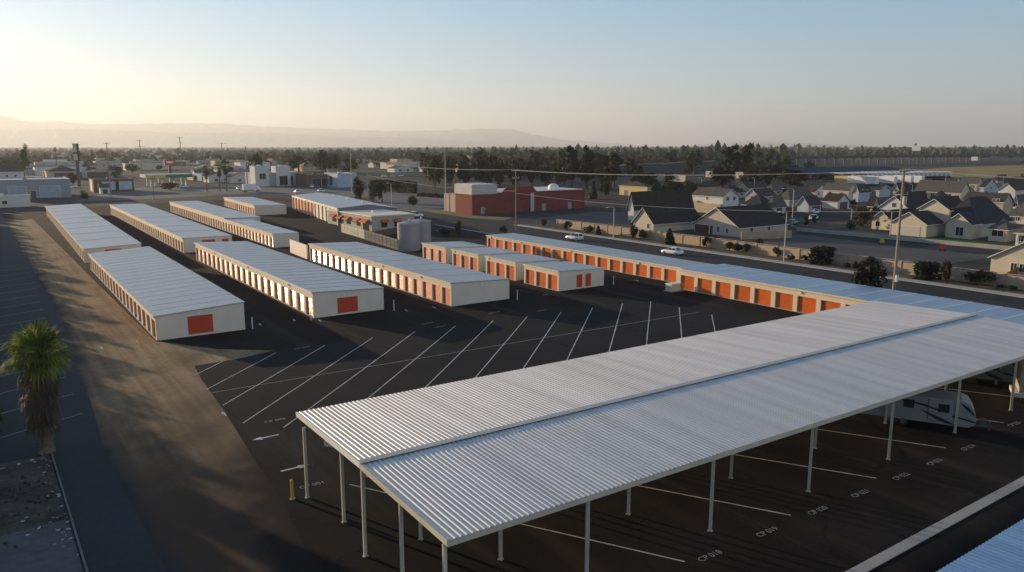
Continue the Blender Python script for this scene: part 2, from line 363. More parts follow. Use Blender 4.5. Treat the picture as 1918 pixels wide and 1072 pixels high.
# ------------------------------------------------------------------ painted markings
def line(mb, a, b, w=0.11, z=0.018):
    a, b = Vector((a[0], a[1], 0)), Vector((b[0], b[1], 0)); d = (b - a).normalized(); n = Vector((-d.y, d.x, 0)) * (w / 2)
    mb.poly([(p.x, p.y, z) for p in (a - n, b - n, b + n, a + n)])
STALLS = [((365, 703), (418, 677)), ((387, 730), (517, 661)), ((417, 760), (609, 647)), ((455, 793), (698, 633)), ((585, 762), (778, 621)), ((697, 740), (853, 611)), ((803, 720), (924, 601)), ((897, 700), (988, 593)), ((984, 685), (1051, 585)), ((1064, 670), (1110, 577)), ((1141, 658), (1166, 569)), ((1211, 643), (1219, 565)), ((1277, 632), (1272, 576)), ((1339, 620), (1333, 590))]
mb = MB()
for i, (a, b) in enumerate(STALLS):
    a, b = G(*a), G(*b)
    if i >= 4: a = a + (a - b).normalized() * 5
    line(mb, a, b)
struct('stall_lines', mb, LINEW, 'white painted lines of the angled stalls')
mb = MB(); line(mb, G(397, 736), G(1310, 585), 0.09); struct('cross_line', mb, LINEF, 'long thin cross line over the stalls')
mb = MB()
for k in range(0, 8):      # angled stalls under the carport: one line per frame, 30 degrees off square
    x0 = 29.0 + 9.08 * k
    line(mb, (x0, 25.6), (x0 - 10.6, 44.6))
struct('carport_lines', mb, LINEW, 'white stall lines under the carport')
mb = MB()
for k in range(16):         # faint stall lines in the shaded lot on the left
    y = 62 + k * 6.2
    line(mb, (6.0 + max(0, min(2, (y - 70) / 40)), y + 7.8), (-18, y - 3.2), 0.1)
struct('vehicle_lot_lines', mb, LINEF, 'thin pale stall lines in the shaded lot')

def arrow(px, py, ang, s=1.0, m=None):
    """painted traffic arrow, tip in direction ang (world radians)"""
    g = G(px, py); mb = MB(); c, q = math.cos(ang), math.sin(ang)
    P = lambda x, y: (g.x + (x * c - y * q) * s, g.y + (x * q + y * c) * s, 0.022)
    mb.poly([P(-1.0, -0.11), P(0.25, -0.11), P(0.25, 0.11), P(-1.0, 0.11)]); mb.poly([P(0.25, -0.33), P(1.0, 0.0), P(0.25, 0.33)])
    return struct('arrow_marking', mb, m or LINEW, 'white painted arrow')
arrow(497, 820, math.pi, 1.0); arrow(553, 877, 0.0, 1.0)
for px, py, a in [(487, 608, 1.4), (551, 600, -1.7), (599, 601, -1.7), (761, 582, 1.4), (813, 576, -1.7), (1022, 552, 0.2), (1086, 526, -1.7), (1192, 526, -1.7), (257, 640, 1.5), (190, 652, -1.6), (420, 776, 1.6)]:
    arrow(px, py, a, 0.62)

def ground_text(txt, px, py, rot, size=0.75):
    cu = bpy.data.curves.new('stall_number', 'FONT'); cu.body = txt; cu.size = size; cu.align_x = 'CENTER'; cu.align_y = 'CENTER'
    o = bpy.data.objects.new('stall_number', cu)
    dg = bpy.context.evaluated_depsgraph_get()
    COL.objects.link(o); dg.update()
    me = bpy.data.meshes.new_from_object(o.evaluated_get(dg)); COL.objects.unlink(o)
    me.materials.clear(); me.materials.append(LINEF)
    q = bpy.data.objects.new('stall_number', me); COL.objects.link(q)
    g = G(px, py); q.location = (g.x, g.y, 0.022); q.rotation_euler = (0, 0, rot); q['kind'] = 'structure'
    q['label'] = 'stencilled stall number ' + txt + ' on the asphalt'
for t, px, py in [('CP 018', 1330, 1042), ('CP 019', 1437, 997), ('CP 020', 1532, 957), ('CP 021', 1612, 925), ('CP 022', 1688, 893), ('CP 023', 1751, 866), ('CP 024', 1814, 839), ('CP 001', 585, 909), ('CP 002', 515, 788), ('CP 025', 1900, 795)]:
    ground_text(t, px, py, rad(-1), 0.56)
for t, px, py in [('US 014', 468, 667), ('US 015', 566, 652), ('US 016', 800, 606), ('US 017', 826, 612), ('US 018', 926, 586), ('US 019', 1016, 582)]:
    ground_text(t, px, py, rad(8), 0.6)
# ------------------------------------------------------------------ storage buildings
WBOX = mat('fixture_white', (0.75, 0.74, 0.70), 0.4, var=0.02)
def storage(name, label, p0, L, W, rz, hl, hr, nd, seam, seammat, group, hd=2.15, enddoors=(), doorm=None, lamps=(), rec=0.28, pil=0.5, gut=None, fwd=0.0, roofm=None, guard=True, wallm=None):
    """one row of drive-up units: doors between pilasters on the left long side, shed roof of seamed sheet"""
    t = thing(name, label, 'storage building', (p0[0], p0[1], 0), rz, group)
    hz_ = lambda x: hl + (hr - hl) * x / W
    wm = MB()
    wm.hexa([(rec, 0, 0), (W, 0, 0), (W, L, 0), (rec, L, 0), (rec, 0, hz_(rec)), (W, 0, hr), (W, L, hr), (rec, L, hz_(rec))])
    bay = L / nd
    wm.hexa([(0, 0, hd), (rec, 0, hd), (rec, L, hd), (0, L, hd), (0, 0, hl), (rec, 0, hz_(rec)), (rec, L, hz_(rec)), (0, L, hl)], 1, skip=(3,))
    for i in range(nd + 1):
        a = max(0, i * bay - pil / 2); b = min(L, i * bay + pil / 2)
        if i == 0: b = 0.4
        if i == nd: a = L - 0.4
        wm.box(0, rec, a, b, 0, hd, 1, skip=(1, 3))
    wm.box(-0.05, rec, -0.02, L + 0.02, 0, 0.07, 2, skip=(3,))
    wm.build('wall', [wallm or CREAMS, CREAM, CONC], t)
    for i in range(nd):
        a = i * bay + (0.4 if i == 0 else pil / 2); b = (i + 1) * bay - (0.4 if i == nd - 1 else pil / 2)
        m = MB(); m.box(rec - 0.05, rec - 0.004, a + 0.004, b - 0.004, 0.075, hd - 0.004); m.box(rec - 0.075, rec - 0.052, (a + b) / 2 - 0.12, (a + b) / 2 + 0.12, 0.9, 0.96, 1)
        m.build('door', [doorm(i) if callable(doorm) else (doorm or DOOR), STEELD], t)
    for (u, dw, dh) in enddoors:
        m = MB(); m.box(u - dw / 2, u + dw / 2, -0.03, -0.002, 0.25, dh); m.box(u - dw / 2 - 0.06, u + dw / 2 + 0.06, -0.045, -0.003, dh + 0.002, dh + 0.08, 1)
        m.build('end_door', [DOORR, CREAMS], t)
    r = MB(); e = 0.10; th = 0.10
    zz = lambda x, d=0.0: hz_(x) + d
    r.hexa([(-e, -e, zz(-e, .004)), (W + e, -e, zz(W + e, .004)), (W + e, L + e, zz(W + e, .004)), (-e, L + e, zz(-e, .004)),
            (-e, -e, zz(-e, th)), (W + e, -e, zz(W + e, th)), (W + e, L + e, zz(W + e, th)), (-e, L + e, zz(-e, th))])
    k = seam; sw = .10 if seammat is SEAML else .05
    while k < L:
        r.hexa([(-e, k - sw, zz(-e, th + .001)), (W + e, k - sw, zz(W + e, th + .001)), (W + e, k + sw, zz(W + e, th + .001)), (-e, k + sw, zz(-e, th + .001)),
                (-e, k - sw * .8, zz(-e, th + .03)), (W + e, k - sw * .8, zz(W + e, th + .03)), (W + e, k + sw * .8, zz(W + e, th + .03)), (-e, k + sw * .8, zz(-e, th + .03))], 1)
        k += seam
    r.build('roof', [roofm or GALV2, seammat], t)
    g = MB(); g.box(-e - 0.12, -e - 0.002, -e, L + e, zz(-e, -0.10), zz(-e, th + 0.015)); g.build('gutter', gut or CREAM, t)
    for (sd_, u) in lamps:
        m = MB()
        if sd_ == 'L': m.box(-0.16, -0.002, u - .14, u + .14, hl - 0.42, hl - 0.2)
        else: m.box(u - .14, u + .14, -0.16, -0.002, min(hl, hr) - 0.32, min(hl, hr) - 0.12)
        m.build('wall_lamp', WBOX, t)
    return t
def px_dims(pn, pf):
    a, b = G(*pn), G(*pf)
    return a, (b - a).length, math.atan2(-(b.x - a.x), b.y - a.y)

GS = 'storage rows with roll-up doors on the left side'
a, L, rz = px_dims((294, 638.6), (170, 504.4))
storage('storage_building', 'nearest storage row beside the dirt driveway, pale striped roof and square red end door', a, L, 9.75, rz, 2.75, 3.28, 20, 3.1, SEAML, GS, enddoors=((4.75, 2.75, 2.35),), lamps=(('R', 4.6),), pil=0.9)
a, L, rz = px_dims((588, 596.5), (368, 487))
storage('storage_building', 'storage row with glaring pale doors, bright gutter and square red end door', a, L, 9.7, rz, 3.28, 2.86, 20, 3.0, SEAMF, GS, enddoors=((4.6, 2.8, 2.25),), lamps=(('R', 4.1), ('L', 9), ('L', 28), ('L', 48)), gut=TRIMW, pil=0.62, hd=2.4)
a, L, rz = px_dims((845.6, 574.5), (580.7, 488.3))
storage('storage_building', 'storage row whose orange doors fade to white glare, blank grey end wall', a, L, 9.6, rz, 3.2, 2.8, 19, 6.0, SEAMF, GS, lamps=(('R', 4.8), ('L', 8.5), ('L', 21), ('L', 34)), pil=0.5, hd=2.35)
a, L, rz = px_dims((160, 493), (87, 402))
storage('storage_building', 'far left storage row with dark striped roof, first in line behind the nearest row', a, L, 9.75, rz, 2.6, 2.95, 36, 14.0, SEAMD, GS, enddoors=((4.9, 2.9, 2.3),), pil=1.1)
a, L, rz = px_dims((344.5, 474), (207.8, 401.5))
storage('storage_building', 'long storage row with amber lit doors, second from the left in the back', a, L, 9.7, rz, 3.0, 2.9, 38, 13.5, SEAMD, GS, enddoors=((5.0, 2.6, 2.4), (8.3, 1.3, 2.4)), pil=1.1)
a, L, rz = px_dims((512.7, 464.4), (319.3, 396.4))
storage('storage_building', 'long storage row with amber lit doors ending behind the pale wall panel', a, L * 0.36, 5.6, rz, 2.95, 2.85, 15, 9.0, SEAMD, GS, pil=0.9)
b = a + Vector((-math.sin(rz), math.cos(rz), 0)) * (L * 0.36 + 0.02)
storage('storage_building', 'rear half of the amber lit row, its roof stepping slightly above the front half', b, L * 0.64, 9.0, rz, 3.2, 3.1, 27, 13.0, SEAMD, GS, pil=0.9)
a, L, rz = px_dims((477.7, 404), (420.5, 386))
storage('storage_building', 'short low storage block at the back of the yard beside the tall garages', a, L, 9.9, rz, 3.1, 2.9, 14, 12.0, SEAMD, GS, pil=0.9)

GE = 'small blocks of three orange doors set in steps'
LE = ['small three door block nearest the camera with two narrow red doors in its end wall', 'small three door block second from the front, its doors orange, behind the nearest block', 'small three door block third from the front between two others', 'small three door block farthest back, next to the grey water tanks']
for i in range(4):
    storage('small_storage_block', LE[i], (71.6, 90.0 + i * 11.2), 8.9, 9.0, 0.0, 3.0, 2.65, 3, 20, SEAMD, GE, hd=2.3, enddoors=((4.0, 1.1, 2.2), (5.75, 1.1, 2.2)) if i == 0 else (), lamps=(('L', 8.0),) if i in (1, 2) else (), pil=0.5)

GF = 'long orange door row along the street'
storage('storage_building', 'far half of the long orange door row along the street', (91.4, 81.4), 58.6, 7.0, 0.0, 2.5, 2.5, 18, 30, SEAMD, GF, hd=2.0, lamps=(('L', 12), ('L', 30), ('L', 46), ('L', 57)), pil=0.6)
storage('storage_building', 'near half of the long orange door row with seamed roof tinted sky blue, partly behind the carport', (88.05, 30.0), 51.3, 10.3, 0.0, 3.0, 2.85, 15, 3.4, SEAML, GF, hd=2.2, lamps=(('L', 30),), pil=0.66, roofm=ROOFB)

# tall garages for motorhomes
a, L, rz = px_dims((633, 422.9), (510, 379))
L = 62
t = thing('vehicle_garage', 'tall garage block with big white doors and skylights in its grey roof', 'garage building', (a.x, a.y, 0), rz)
W, H = 17.0, 4.7
m = MB(); rec = 0.35; n = 13; bay = L / n
m.poly([(rec, 0, 0), (W, 0, 0), (W, 0, H - .5), (W * .52, 0, H + .75), (rec, 0, H)]); m.poly([(W, 0, 0), (W, L, 0), (W, L, H - .5), (W, 0, H - .5)]); m.poly([(rec, L, 0), (rec, L, H), (W * .52, L, H + .75), (W, L, H - .5), (W, L, 0)])
m.poly([(rec, 0, 0), (rec, 0, H), (rec, L, H), (rec, L, 0)])
m.box(0, rec, 0, L, 4.2, H, 1, skip=(3,))
for i in range(n + 1):
    y0, y1 = max(0, i * bay - .55), min(L, i * bay + .55); m.box(0, rec, y0, y1, 0, 4.2, 1, skip=(1, 3))
m.build('wall', [mat('slate_panel', (0.16, 0.165, 0.17), 0.6, var=0.08), CREAM], t)
for i in range(n):
    d = MB(); d.box(rec - .06, rec - .004, i * bay + .555, (i + 1) * bay - .555, 0.02, 4.19); d.build('door', DOORW if i < 6 else DOOR, t)
r = MB(); e = .15
for x0, x1, z0, z1 in ((-e, W * .52, H - .02, H + .76), (W * .52, W + e, H + .76, H - .52)):
    r.hexa([(x0, -e, z0 + .01), (x1, -e, z1 + .01), (x1, L + e, z1 + .01), (x0, L + e, z0 + .01), (x0, -e, z0 + .12), (x1, -e, z1 + .12), (x1, L + e, z1 + .12), (x0, L + e, z0 + .12)])
r.build('roof', GALV2, t)
for i in range(7):
    s = MB(); y = 3 + i * 8.4; x0, x1 = W * .60, W * .60 + 2.0
    zf = lambda x: H + .76 + (x - W * .52) / (W * .48 + e) * (-1.28) + .125
    s.hexa([(x0, y, zf(x0)), (x1, y, zf(x1)), (x1, y + 1.6, zf(x1)), (x0, y + 1.6, zf(x0)), (x0, y, zf(x0) + .1), (x1, y, zf(x1) + .1), (x1, y + 1.6, zf(x1) + .1), (x0, y + 1.6, zf(x0) + .1)])
    s.build('skylight', TRIMW, t)

# office with red awnings
a = G(696.6, 434); t = thing('office_building', 'low cream office with flat pale roof and red awnings over its windows', 'office', (a.x, a.y, 0), rad(2))
LX, LY, H = 12.5, 27.0, 3.7
m = MB(); m.box(0, LX, 0, LY, 0, H); m.build('wall', mat('office_stucco', (0.42, 0.37, 0.30), 0.85, var=0.06), t)
r = MB(); r.box(-.25, LX + .25, -.25, LY + .25, H + .003, H + .3, 0); r.box(.25, LX - .25, .25, LY - .25, H + .303, H + .33, 1); r.box(5, 6, 9, 10, H + .335, H + .8, 0); r.build('roof', [mat('cream_parapet', (0.72, 0.62, 0.48), 0.7, var=.04), mat('pale_membrane', (0.78, 0.66, 0.49), 0.9, var=.06)], t)
AWN = mat('red_awning_cloth', (0.55, 0.10, 0.05), 0.7, var=.06)
for (sd_, u, w_) in [('L', 3.2, 3.4), ('L', 13.5, 2.6), ('L', 18.0, 2.6), ('L', 22.5, 2.6), ('R', 3.6, 1.7), ('R', 7.4, 1.7), ('L', 7.5, 2.2)]:
    wd = MB(); aw = MB()
    if sd_ == 'L':
        wd.box(-.05, -.002, u - w_ / 2, u + w_ / 2, .9 if w_ < 3 else 0.05, 2.35)
        P = [(-.003, u - w_ / 2 - .2, 3.0), (-1.2, u - w_ / 2 - .2, 2.35), (-1.2, u + w_ / 2 + .2, 2.35), (-.003, u + w_ / 2 + .2, 3.0)]
    else:
        wd.box(u - w_ / 2, u + w_ / 2, -.05, -.002, .9, 2.35)
        P = [(u + w_ / 2 + .2, -.003, 3.0), (u + w_ / 2 + .2, -.8, 2.4), (u - w_ / 2 - .2, -.8, 2.4), (u - w_ / 2 - .2, -.003, 3.0)]
    aw.poly(P); aw.poly([P[1], (P[1][0], P[1][1], P[1][2] - .25), (P[2][0], P[2][1], P[2][2] - .25), P[2]])
    aw.poly([(p[0], p[1], p[2] - .03) for p in P][::-1])
    wd.build('window', GLASS, t); aw.build('awning', AWN, t)

# pale fence of the office yard, dark gate, low walls
def panel_wall(name, label, cat, p, q, h, m, th=0.2, cap=None, group=None, post=None):
    p, q = Vector((p[0], p[1], 0)), Vector((q[0], q[1], 0)); L = (q - p).length
    t = thing(name, label, cat, p, math.atan2(q.y - p.y, q.x - p.x), group)
    b = MB(); b.box(0, L, -th / 2, th / 2, 0, h); b.build('panel', m, t)
    if cap: c = MB(); c.box(-.03, L + .03, -th / 2 - .04, th / 2 + .04, h + .002, h + .1); c.build('coping', cap, t)
    if post:
        for i in range(int(L / post) + 1):
            c = MB(); x = min(i * post, L - .1); c.box(x - .17, x + .17, -th / 2 - .06, th / 2 + .06, 0, h + .2); c.build('post', m, t)
    return t
panel_wall('yard_wall', 'plain cream wall panel standing between two storage rows', 'wall', G(576.5, 485.8), G(545, 473), 2.7, CREAMS, 0.3)
def rail_fence(name, label, p, q, h, m, step, bar_w=0.05, posts=2.4):
    p, q = Vector((p[0], p[1], 0)), Vector((q[0], q[1], 0)); L = (q - p).length
    t = thing(name, label, 'fence', p, math.atan2(q.y - p.y, q.x - p.x))
    b = MB(); x = 0
    while x < L: b.box(x, x + bar_w, -.02, .02, .1, h); x += step
    b.box(0, L, -.035, -.021, h * .18, h * .18 + .07); b.box(0, L, -.035, -.021, h * .88, h * .88 + .07)
    b.build('railing', m, t)
    for i in range(int(L / posts) + 1):
        c = MB(); x = i * posts; c.box(x - .06, x + .06, -.1, -.04, 0, h + .1); c.build('post', m, t)
    return t
rail_fence('office_fence', 'pale railing fence in front of the office', G(640, 436), G(684, 449), 2.2, mat('pale_rail', (0.6, 0.55, 0.43), 0.6), 0.28, 0.13)
rail_fence('yard_fence', 'dark steel gate fence between the office and the tanks', G(684, 450), G(745, 470), 2.4, STEELD, 0.16, 0.06)
panel_wall('low_wall', 'dark low wall running along behind the office fence', 'wall', G(700, 446), G(748, 437), 1.6, mat('brown_block', (0.13, 0.09, 0.065), 0.9, var=.15), 0.25)

# steel water tanks
def tank(px, py, d, h, label):
    g = G(px, py); t = thing('water_tank', label, 'water tank', g, 0, 'pair of steel water tanks')
    m = MB(); n = 48; m.tube([(0, 0, 0), (0, 0, h)], d / 2, n)
    for i in range(1, 5): m.tube([(0, 0, h * i / 5 - .04), (0, 0, h * i / 5 + .04)], d / 2 + .025, n)
    m.build('shell', mat('tank_steel', (0.28, 0.275, 0.27), 0.6, 0.2, .10, .7, var2=.05), t, smooth=False)
    r = MB(); r.tube([(0, 0, h + .002), (0, 0, h + .12)], d / 2 + .08, n); r.tube([(0, 0, h + .12), (0, 0, h + .5)], [d / 2, .3], n); r.build('lid', mat('tank_lid', (0.36, 0.35, 0.34), .6, .2), t)
    r = MB(); r.tube([(0.2, -.3, h + .3), (.2, -.3, h + 1.0)], .25, 10); r.build('vent', mat('tank_lid', (0.5, 0.51, 0.52)), t)
    l = MB(); x = -d / 2 - .18
    for yy in (-.25, .25): l.bar((x, yy, 0.1), (x, yy, h + .9), .05, .05)
    k = .4
    while k < h: l.bar((x, -.25, k), (x, .25, k), .03, .03); k += .35
    l.build('ladder', STEELD, t)
tank(766.5, 468.5, 4.65, 5.6, 'grey ribbed steel water tank in front, with ladder')
tank(787.5, 463, 4.65, 5.6, 'second grey steel water tank half hidden behind the first')

# ------------------------------------------------------------------ corrugated carports
def corrugated(name, parent, P00, P10, P01, P11, m, period=0.30, h=0.032):
    """rib roofing from eave (P0x) to ridge (P1x); ribs run from eave to ridge"""
    P00, P10, P01, P11 = map(Vector, (P00, P10, P01, P11))
    L = (P01 - P00).length; n = int(L / period); mb = MB(); prof = []
    for i in range(n):
        for u, z in ((0.0, 0), (.42, 0), (.55, h), (.85, h)): prof.append(((i + u) / n, z))
    prof.append((1.0, 0))
    for u, z in prof:
        a = P00.lerp(P01, u); b = P10.lerp(P11, u)
        mb.v += [(a.x, a.y, a.z + z), (b.x, b.y, b.z + z)]
    for i in range(len(prof) - 1):
        mb.f.append((2 * i, 2 * i + 2, 2 * i + 3, 2 * i + 1)); mb.m.append(0)
    return mb.build(name, m, parent)
def post(parent, x, y, h, w=0.18, d=0.11, rz=0.0):
    m = MB(); c, q = math.cos(rz), math.sin(rz)
    def T(px, py, z): return (x + px * c - py * q, y + px * q + py * c, z)
    def bx(x0, x1, y0, y1, z0, z1): m.hexa([T(x0, y0, z0), T(x1, y0, z0), T(x1, y1, z0), T(x0, y1, z0), T(x0, y0, z1), T(x1, y0, z1), T(x1, y1, z1), T(x0, y1, z1)])
    bx(-w / 2, w / 2, -d / 2, d / 2, 0, h); bx(-w / 2 - .05, w / 2 + .05, -d / 2 - .05, d / 2 + .05, 0, .03)
    o = m.build('post', STEELP, parent); return o

t = thing('vehicle_carport', 'long white corrugated double carport on slim posts in the foreground', 'carport', (0, 0, 0))
ex = Vector((1, -0.0155, 0)).normalized()
A, B, C = Vector((15.9, 46.6, 4.80)), Vector((15.45, 35.8, 5.22)), Vector((15.5, 26.9, 4.80))
LL = 64.6
B2 = B + Vector((0, .05, -.025))
corrugated('roof_panel', t, A, B, A + ex * LL, B + ex * LL, GALV)
o = corrugated('roof_panel', t, B2 + ex * LL, C + ex * LL, B2, C, GALV); o['label'] = 'grey front roof slope'
m = MB()
def sweep(mb, p, u, w, z0, z1, mi=0, L_=LL):
    """box along the carport: p start, u half width in y"""
    q = p + ex * L_
    mb.hexa([(p.x, p.y - w, p.z + z0), (q.x, q.y - w, q.z + z0), (q.x, q.y + w, q.z + z0), (p.x, p.y + w, p.z + z0), (p.x, p.y - w, p.z + z1), (q.x, q.y - w, q.z + z1), (q.x, q.y + w, q.z + z1), (p.x, p.y + w, p.z + z1)], mi)
sweep(m, B + Vector((-.03, .12, 0)), 0, .24, .044, .07); m.build('ridge_cap', mat('ridge_flashing', (0.42, 0.41, 0.39), .6, .2), t)
m = MB(); sweep(m, A + Vector((0, -.12, 0)), 0, .07, -.32, -.01); m.build('eave_beam', STEELP, t)
m = MB(); sweep(m, C + Vector((0, .12, 0)), 0, .07, -.32, -.01); m.build('eave_beam', STEELP, t)
m = MB(); sweep(m, B + Vector((0.1, -.45, -.25)), 0, .09, -.35, -.02); m.build('ridge_beam', STEELP, t)
m = MB(); m.bar(A + Vector((-.04, 0, -.10)), B + Vector((-.04, 0, -.10)), .07, .30); m.build('end_fascia', TRIMW, t)
m = MB(); m.bar(B2 + Vector((-.04, -.1, -.10)), C + Vector((-.04, 0, -.10)), .07, .30); m.build('end_fascia', STEELP, t)
for i in range(3):      # purlins
    for P, Q in ((A, B), (B2, C)):
        m = MB(); sweep(m, P.lerp(Q, .25 + .25 * i), 0, .04, -.24, -.02); m.build('purlin', STEELP, t)
def roofz(y):
    return (A.z + (B.z - A.z) * (A.y - y) / (A.y - B.y)) if y > B.y else (B2.z + (C.z - B2.z) * (B2.y - y) / (B2.y - C.y))
for y in (44.3, 40.0, 35.75, 31.4, 27.25):
    post(t, 15.5 if y != 40 else 16.1, y, roofz(y) - .30)
for k in range(7):
    x0 = 23.62 + 9.08 * k
    rows = [(x0, 27.3 - .012 * (x0 - 15)), (x0 - 2.4, 31.45 - .012 * (x0 - 15)), (x0 - 4.85, 35.75 - .012 * (x0 - 15)), (x0 - 7.25, 40.0), (x0 - 9.7, 44.25)]
    for (x, y) in rows:
        if x < 17: continue
        post(t, x, y, roofz(y + .0155 * (x - 15.5)) - .25, rz=rad(-60))
    m = MB(); m.bar((rows[0][0], rows[0][1], 4.55), (rows[2][0], rows[2][1], 4.85), .12, .30)
    q4 = rows[4] if rows[4][0] > 15.6 else (15.6, rows[2][1] + (rows[2][0] - 15.6) * 8.5 / 4.85)
    m.bar((rows[2][0], rows[2][1], 4.85), (q4[0], q4[1], 4.55), .12, .30); m.build('rafter', STEELP, t)

t = thing('vehicle_carport', 'second corrugated carport, only a sky tinted blue corner of its roof showing bottom right', 'carport', (0, 0, 0))
A2 = Vector((20.0, 13.6, 4.8)); Bq = Vector((20.0, 2.8, 5.22)); C2 = Vector((20.0, -6, 4.8))
ex = Vector((1, 0, 0))
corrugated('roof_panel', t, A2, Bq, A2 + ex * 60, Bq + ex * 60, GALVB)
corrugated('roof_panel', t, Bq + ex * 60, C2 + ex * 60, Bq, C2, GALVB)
m = MB(); sweep(m, A2 + Vector((0, -.06, 0)), 0, .05, -.3, -.01, 0, 60); m.build('eave_beam', STEELP, t)
for k in range(7):
    for y in (13.0, 9, 5, 1, -3): post(t, 22 + k * 9.08 + (13 - y) * .57, y, 4.6, rz=rad(-60))
# ------------------------------------------------------------------ vegetation
def leafmat(name, col, var=0.35, rough=0.75, trans=0.25):
    m = bpy.data.materials.new(name); nt, N, L, b = nodes(m)
    b.inputs['Roughness'].default_value = rough; b.inputs['Specular IOR Level'].default_value = 0.25
    oi = N.new('ShaderNodeObjectInfo'); tc = N.new('ShaderNodeTexCoord')
    n = N.new('ShaderNodeTexNoise'); n.inputs['Scale'].default_value = 2.6; n.inputs['Detail'].default_value = 4; L.new(tc.outputs['Generated'], n.inputs['Vector'])
    a = N.new('ShaderNodeMath'); a.operation = 'MULTIPLY_ADD'; a.inputs[1].default_value = 1.6; a.inputs[2].default_value = -0.3; L.new(n.outputs['Fac'], a.inputs[0])
    r = N.new('ShaderNodeMath'); r.operation = 'MULTIPLY_ADD'; r.inputs[1].default_value = 0.7; r.inputs[2].default_value = 0.65; L.new(oi.outputs['Random'], r.inputs[0])
    k = N.new('ShaderNodeMath'); k.operation = 'MULTIPLY'; L.new(a.outputs[0], k.inputs[0]); L.new(r.outputs[0], k.inputs[1])
    v = N.new('ShaderNodeVectorMath'); v.operation = 'SCALE'; v.inputs[0].default_value = [c * 1.5 for c in col]; L.new(k.outputs[0], v.inputs['Scale'])
    L.new(v.outputs[0], b.inputs['Base Color'])
    if trans:
        t = N.new('ShaderNodeBsdfTranslucent'); L.new(v.outputs[0], t.inputs['Color'])
        mx = N.new('ShaderNodeMixShader'); mx.inputs[0].default_value = trans
        L.new(b.outputs[0], mx.inputs[1]); L.new(t.outputs[0], mx.inputs[2]); L.new(mx.outputs[0], N['Material Output'].inputs['Surface'])
    return m
LEAFD = leafmat('dark_leaves', (0.030, 0.038, 0.020)); LEAFG = leafmat('green_leaves', (0.050, 0.062, 0.026)); LEAFY = leafmat('dry_green_leaves', (0.085, 0.078, 0.032))
LEAFR = leafmat('russet_leaves', (0.075, 0.050, 0.032)); FROND = leafmat('palm_fronds', (0.18, 0.23, 0.045), trans=0.5); DEADF = leafmat('dead_fronds', (0.085, 0.066, 0.044), trans=0.1)
TRUNK = mat('bark', (0.10, 0.075, 0.055), 0.95, var=0.3, scale=3)
PTRUNK = mat('palm_bark', (0.14, 0.115, 0.09), 0.95, var=0.35, scale=4)

def rnd_dir(r):
    z = r.uniform(-1, 1); a = r.uniform(0, 2 * math.pi); q = math.sqrt(1 - z * z); return Vector((q * math.cos(a), q * math.sin(a), z))
def leafquad(mb, p, s, r, mi=0, nrm=None):
    n = (nrm or rnd_dir(r)); t = n.orthogonal().normalized(); t = Matrix.Rotation(r.uniform(0, 6.28), 3, n) @ t; b = n.cross(t)
    a = s * r.uniform(.6, 1.25); c = s * r.uniform(.4, .9)
    mb.poly([p - t * a - b * c * .5, p + t * a * .1 - b * c, p + t * a + b * c * .3, p - t * a * .2 + b * c], mi)
def crown_mb(kind, seed, n=420, ls=0.06):
    """leaf clusters scattered over several lobes; the crown stands on z=0 and is about 1 high"""
    r = random.Random(seed); mb = MB(); lobes = []
    if kind == 'round':
        for i in range(13): d = rnd_dir(r); lobes.append((Vector((d.x * .30, d.y * .30, .54 + d.z * .27)), r.uniform(.17, .27)))
    elif kind == 'tall':
        for i in range(9): z = .28 + .64 * i / 8; lobes.append((Vector((r.uniform(-.12, .12), r.uniform(-.12, .12), z)), r.uniform(.10, .17) * (1.15 - abs(z - .5) * .7)))
    elif kind == 'cone':
        for i in range(9): z = .12 + .8 * i / 8; lobes.append((Vector((r.uniform(-.03, .03), r.uniform(-.03, .03), z)), .22 * (1.08 - z) + .03))
    elif kind == 'shrub':
        for i in range(8): d = rnd_dir(r); lobes.append((Vector((d.x * .34, d.y * .34, .48 + d.z * .22)), r.uniform(.22, .32)))
    elif kind == 'box':
        for i in range(n): p = Vector((r.uniform(-.5, .5), r.uniform(-.35, .35), r.uniform(.02, 1))); leafquad(mb, p, ls * 1.6, r)
        return mb
    tot = sum(q[1] ** 2 for q in lobes)
    for c, q in lobes:
        for i in range(int(n * q * q / tot)):
            d = rnd_dir(r); p = c + Vector((d.x, d.y, d.z * .85)) * q * (r.random() ** .35) * r.uniform(.85, 1.12)
            if p.z > .01: leafquad(mb, p, ls * r.uniform(.7, 1.3), r, 0, (d + rnd_dir(r) * .7).normalized())
    return mb
def trunk_mb(kind, seed):
    r = random.Random(seed); mb = MB()
    if kind in ('shrub', 'box'):
        for i in range(4): a = r.uniform(0, 6.28); mb.tube([(0, 0, 0), (math.cos(a) * .2, math.sin(a) * .2, .5)], [.03, .012], 5)
        return mb
    w = .035 if kind != 'round' else .045
    top = .55 if kind == 'round' else .8
    mb.tube([(0, 0, 0), (.01, 0, top * .5), (0, .015, top)], [w, w * .8, w * .45], 6)
    for i in range(5):
        a = i * 1.3; z = top * r.uniform(.5, .9); k = .26 if kind == 'round' else .11
        mb.tube([(0, 0, z), (math.cos(a) * k * .6, math.sin(a) * k * .6, z + .09), (math.cos(a) * k, math.sin(a) * k, z + .2)], [w * .45, w * .3, w * .15], 5)
    return mb
TM = {}
def meshof(key, mb, m):
    me = bpy.data.meshes.new(key); me.from_pydata(mb.v, [], mb.f)
    for x in (m if isinstance(m, list) else [m]): me.materials.append(x)
    if any(mb.m): me.polygons.foreach_set('material_index', mb.m)
    return me
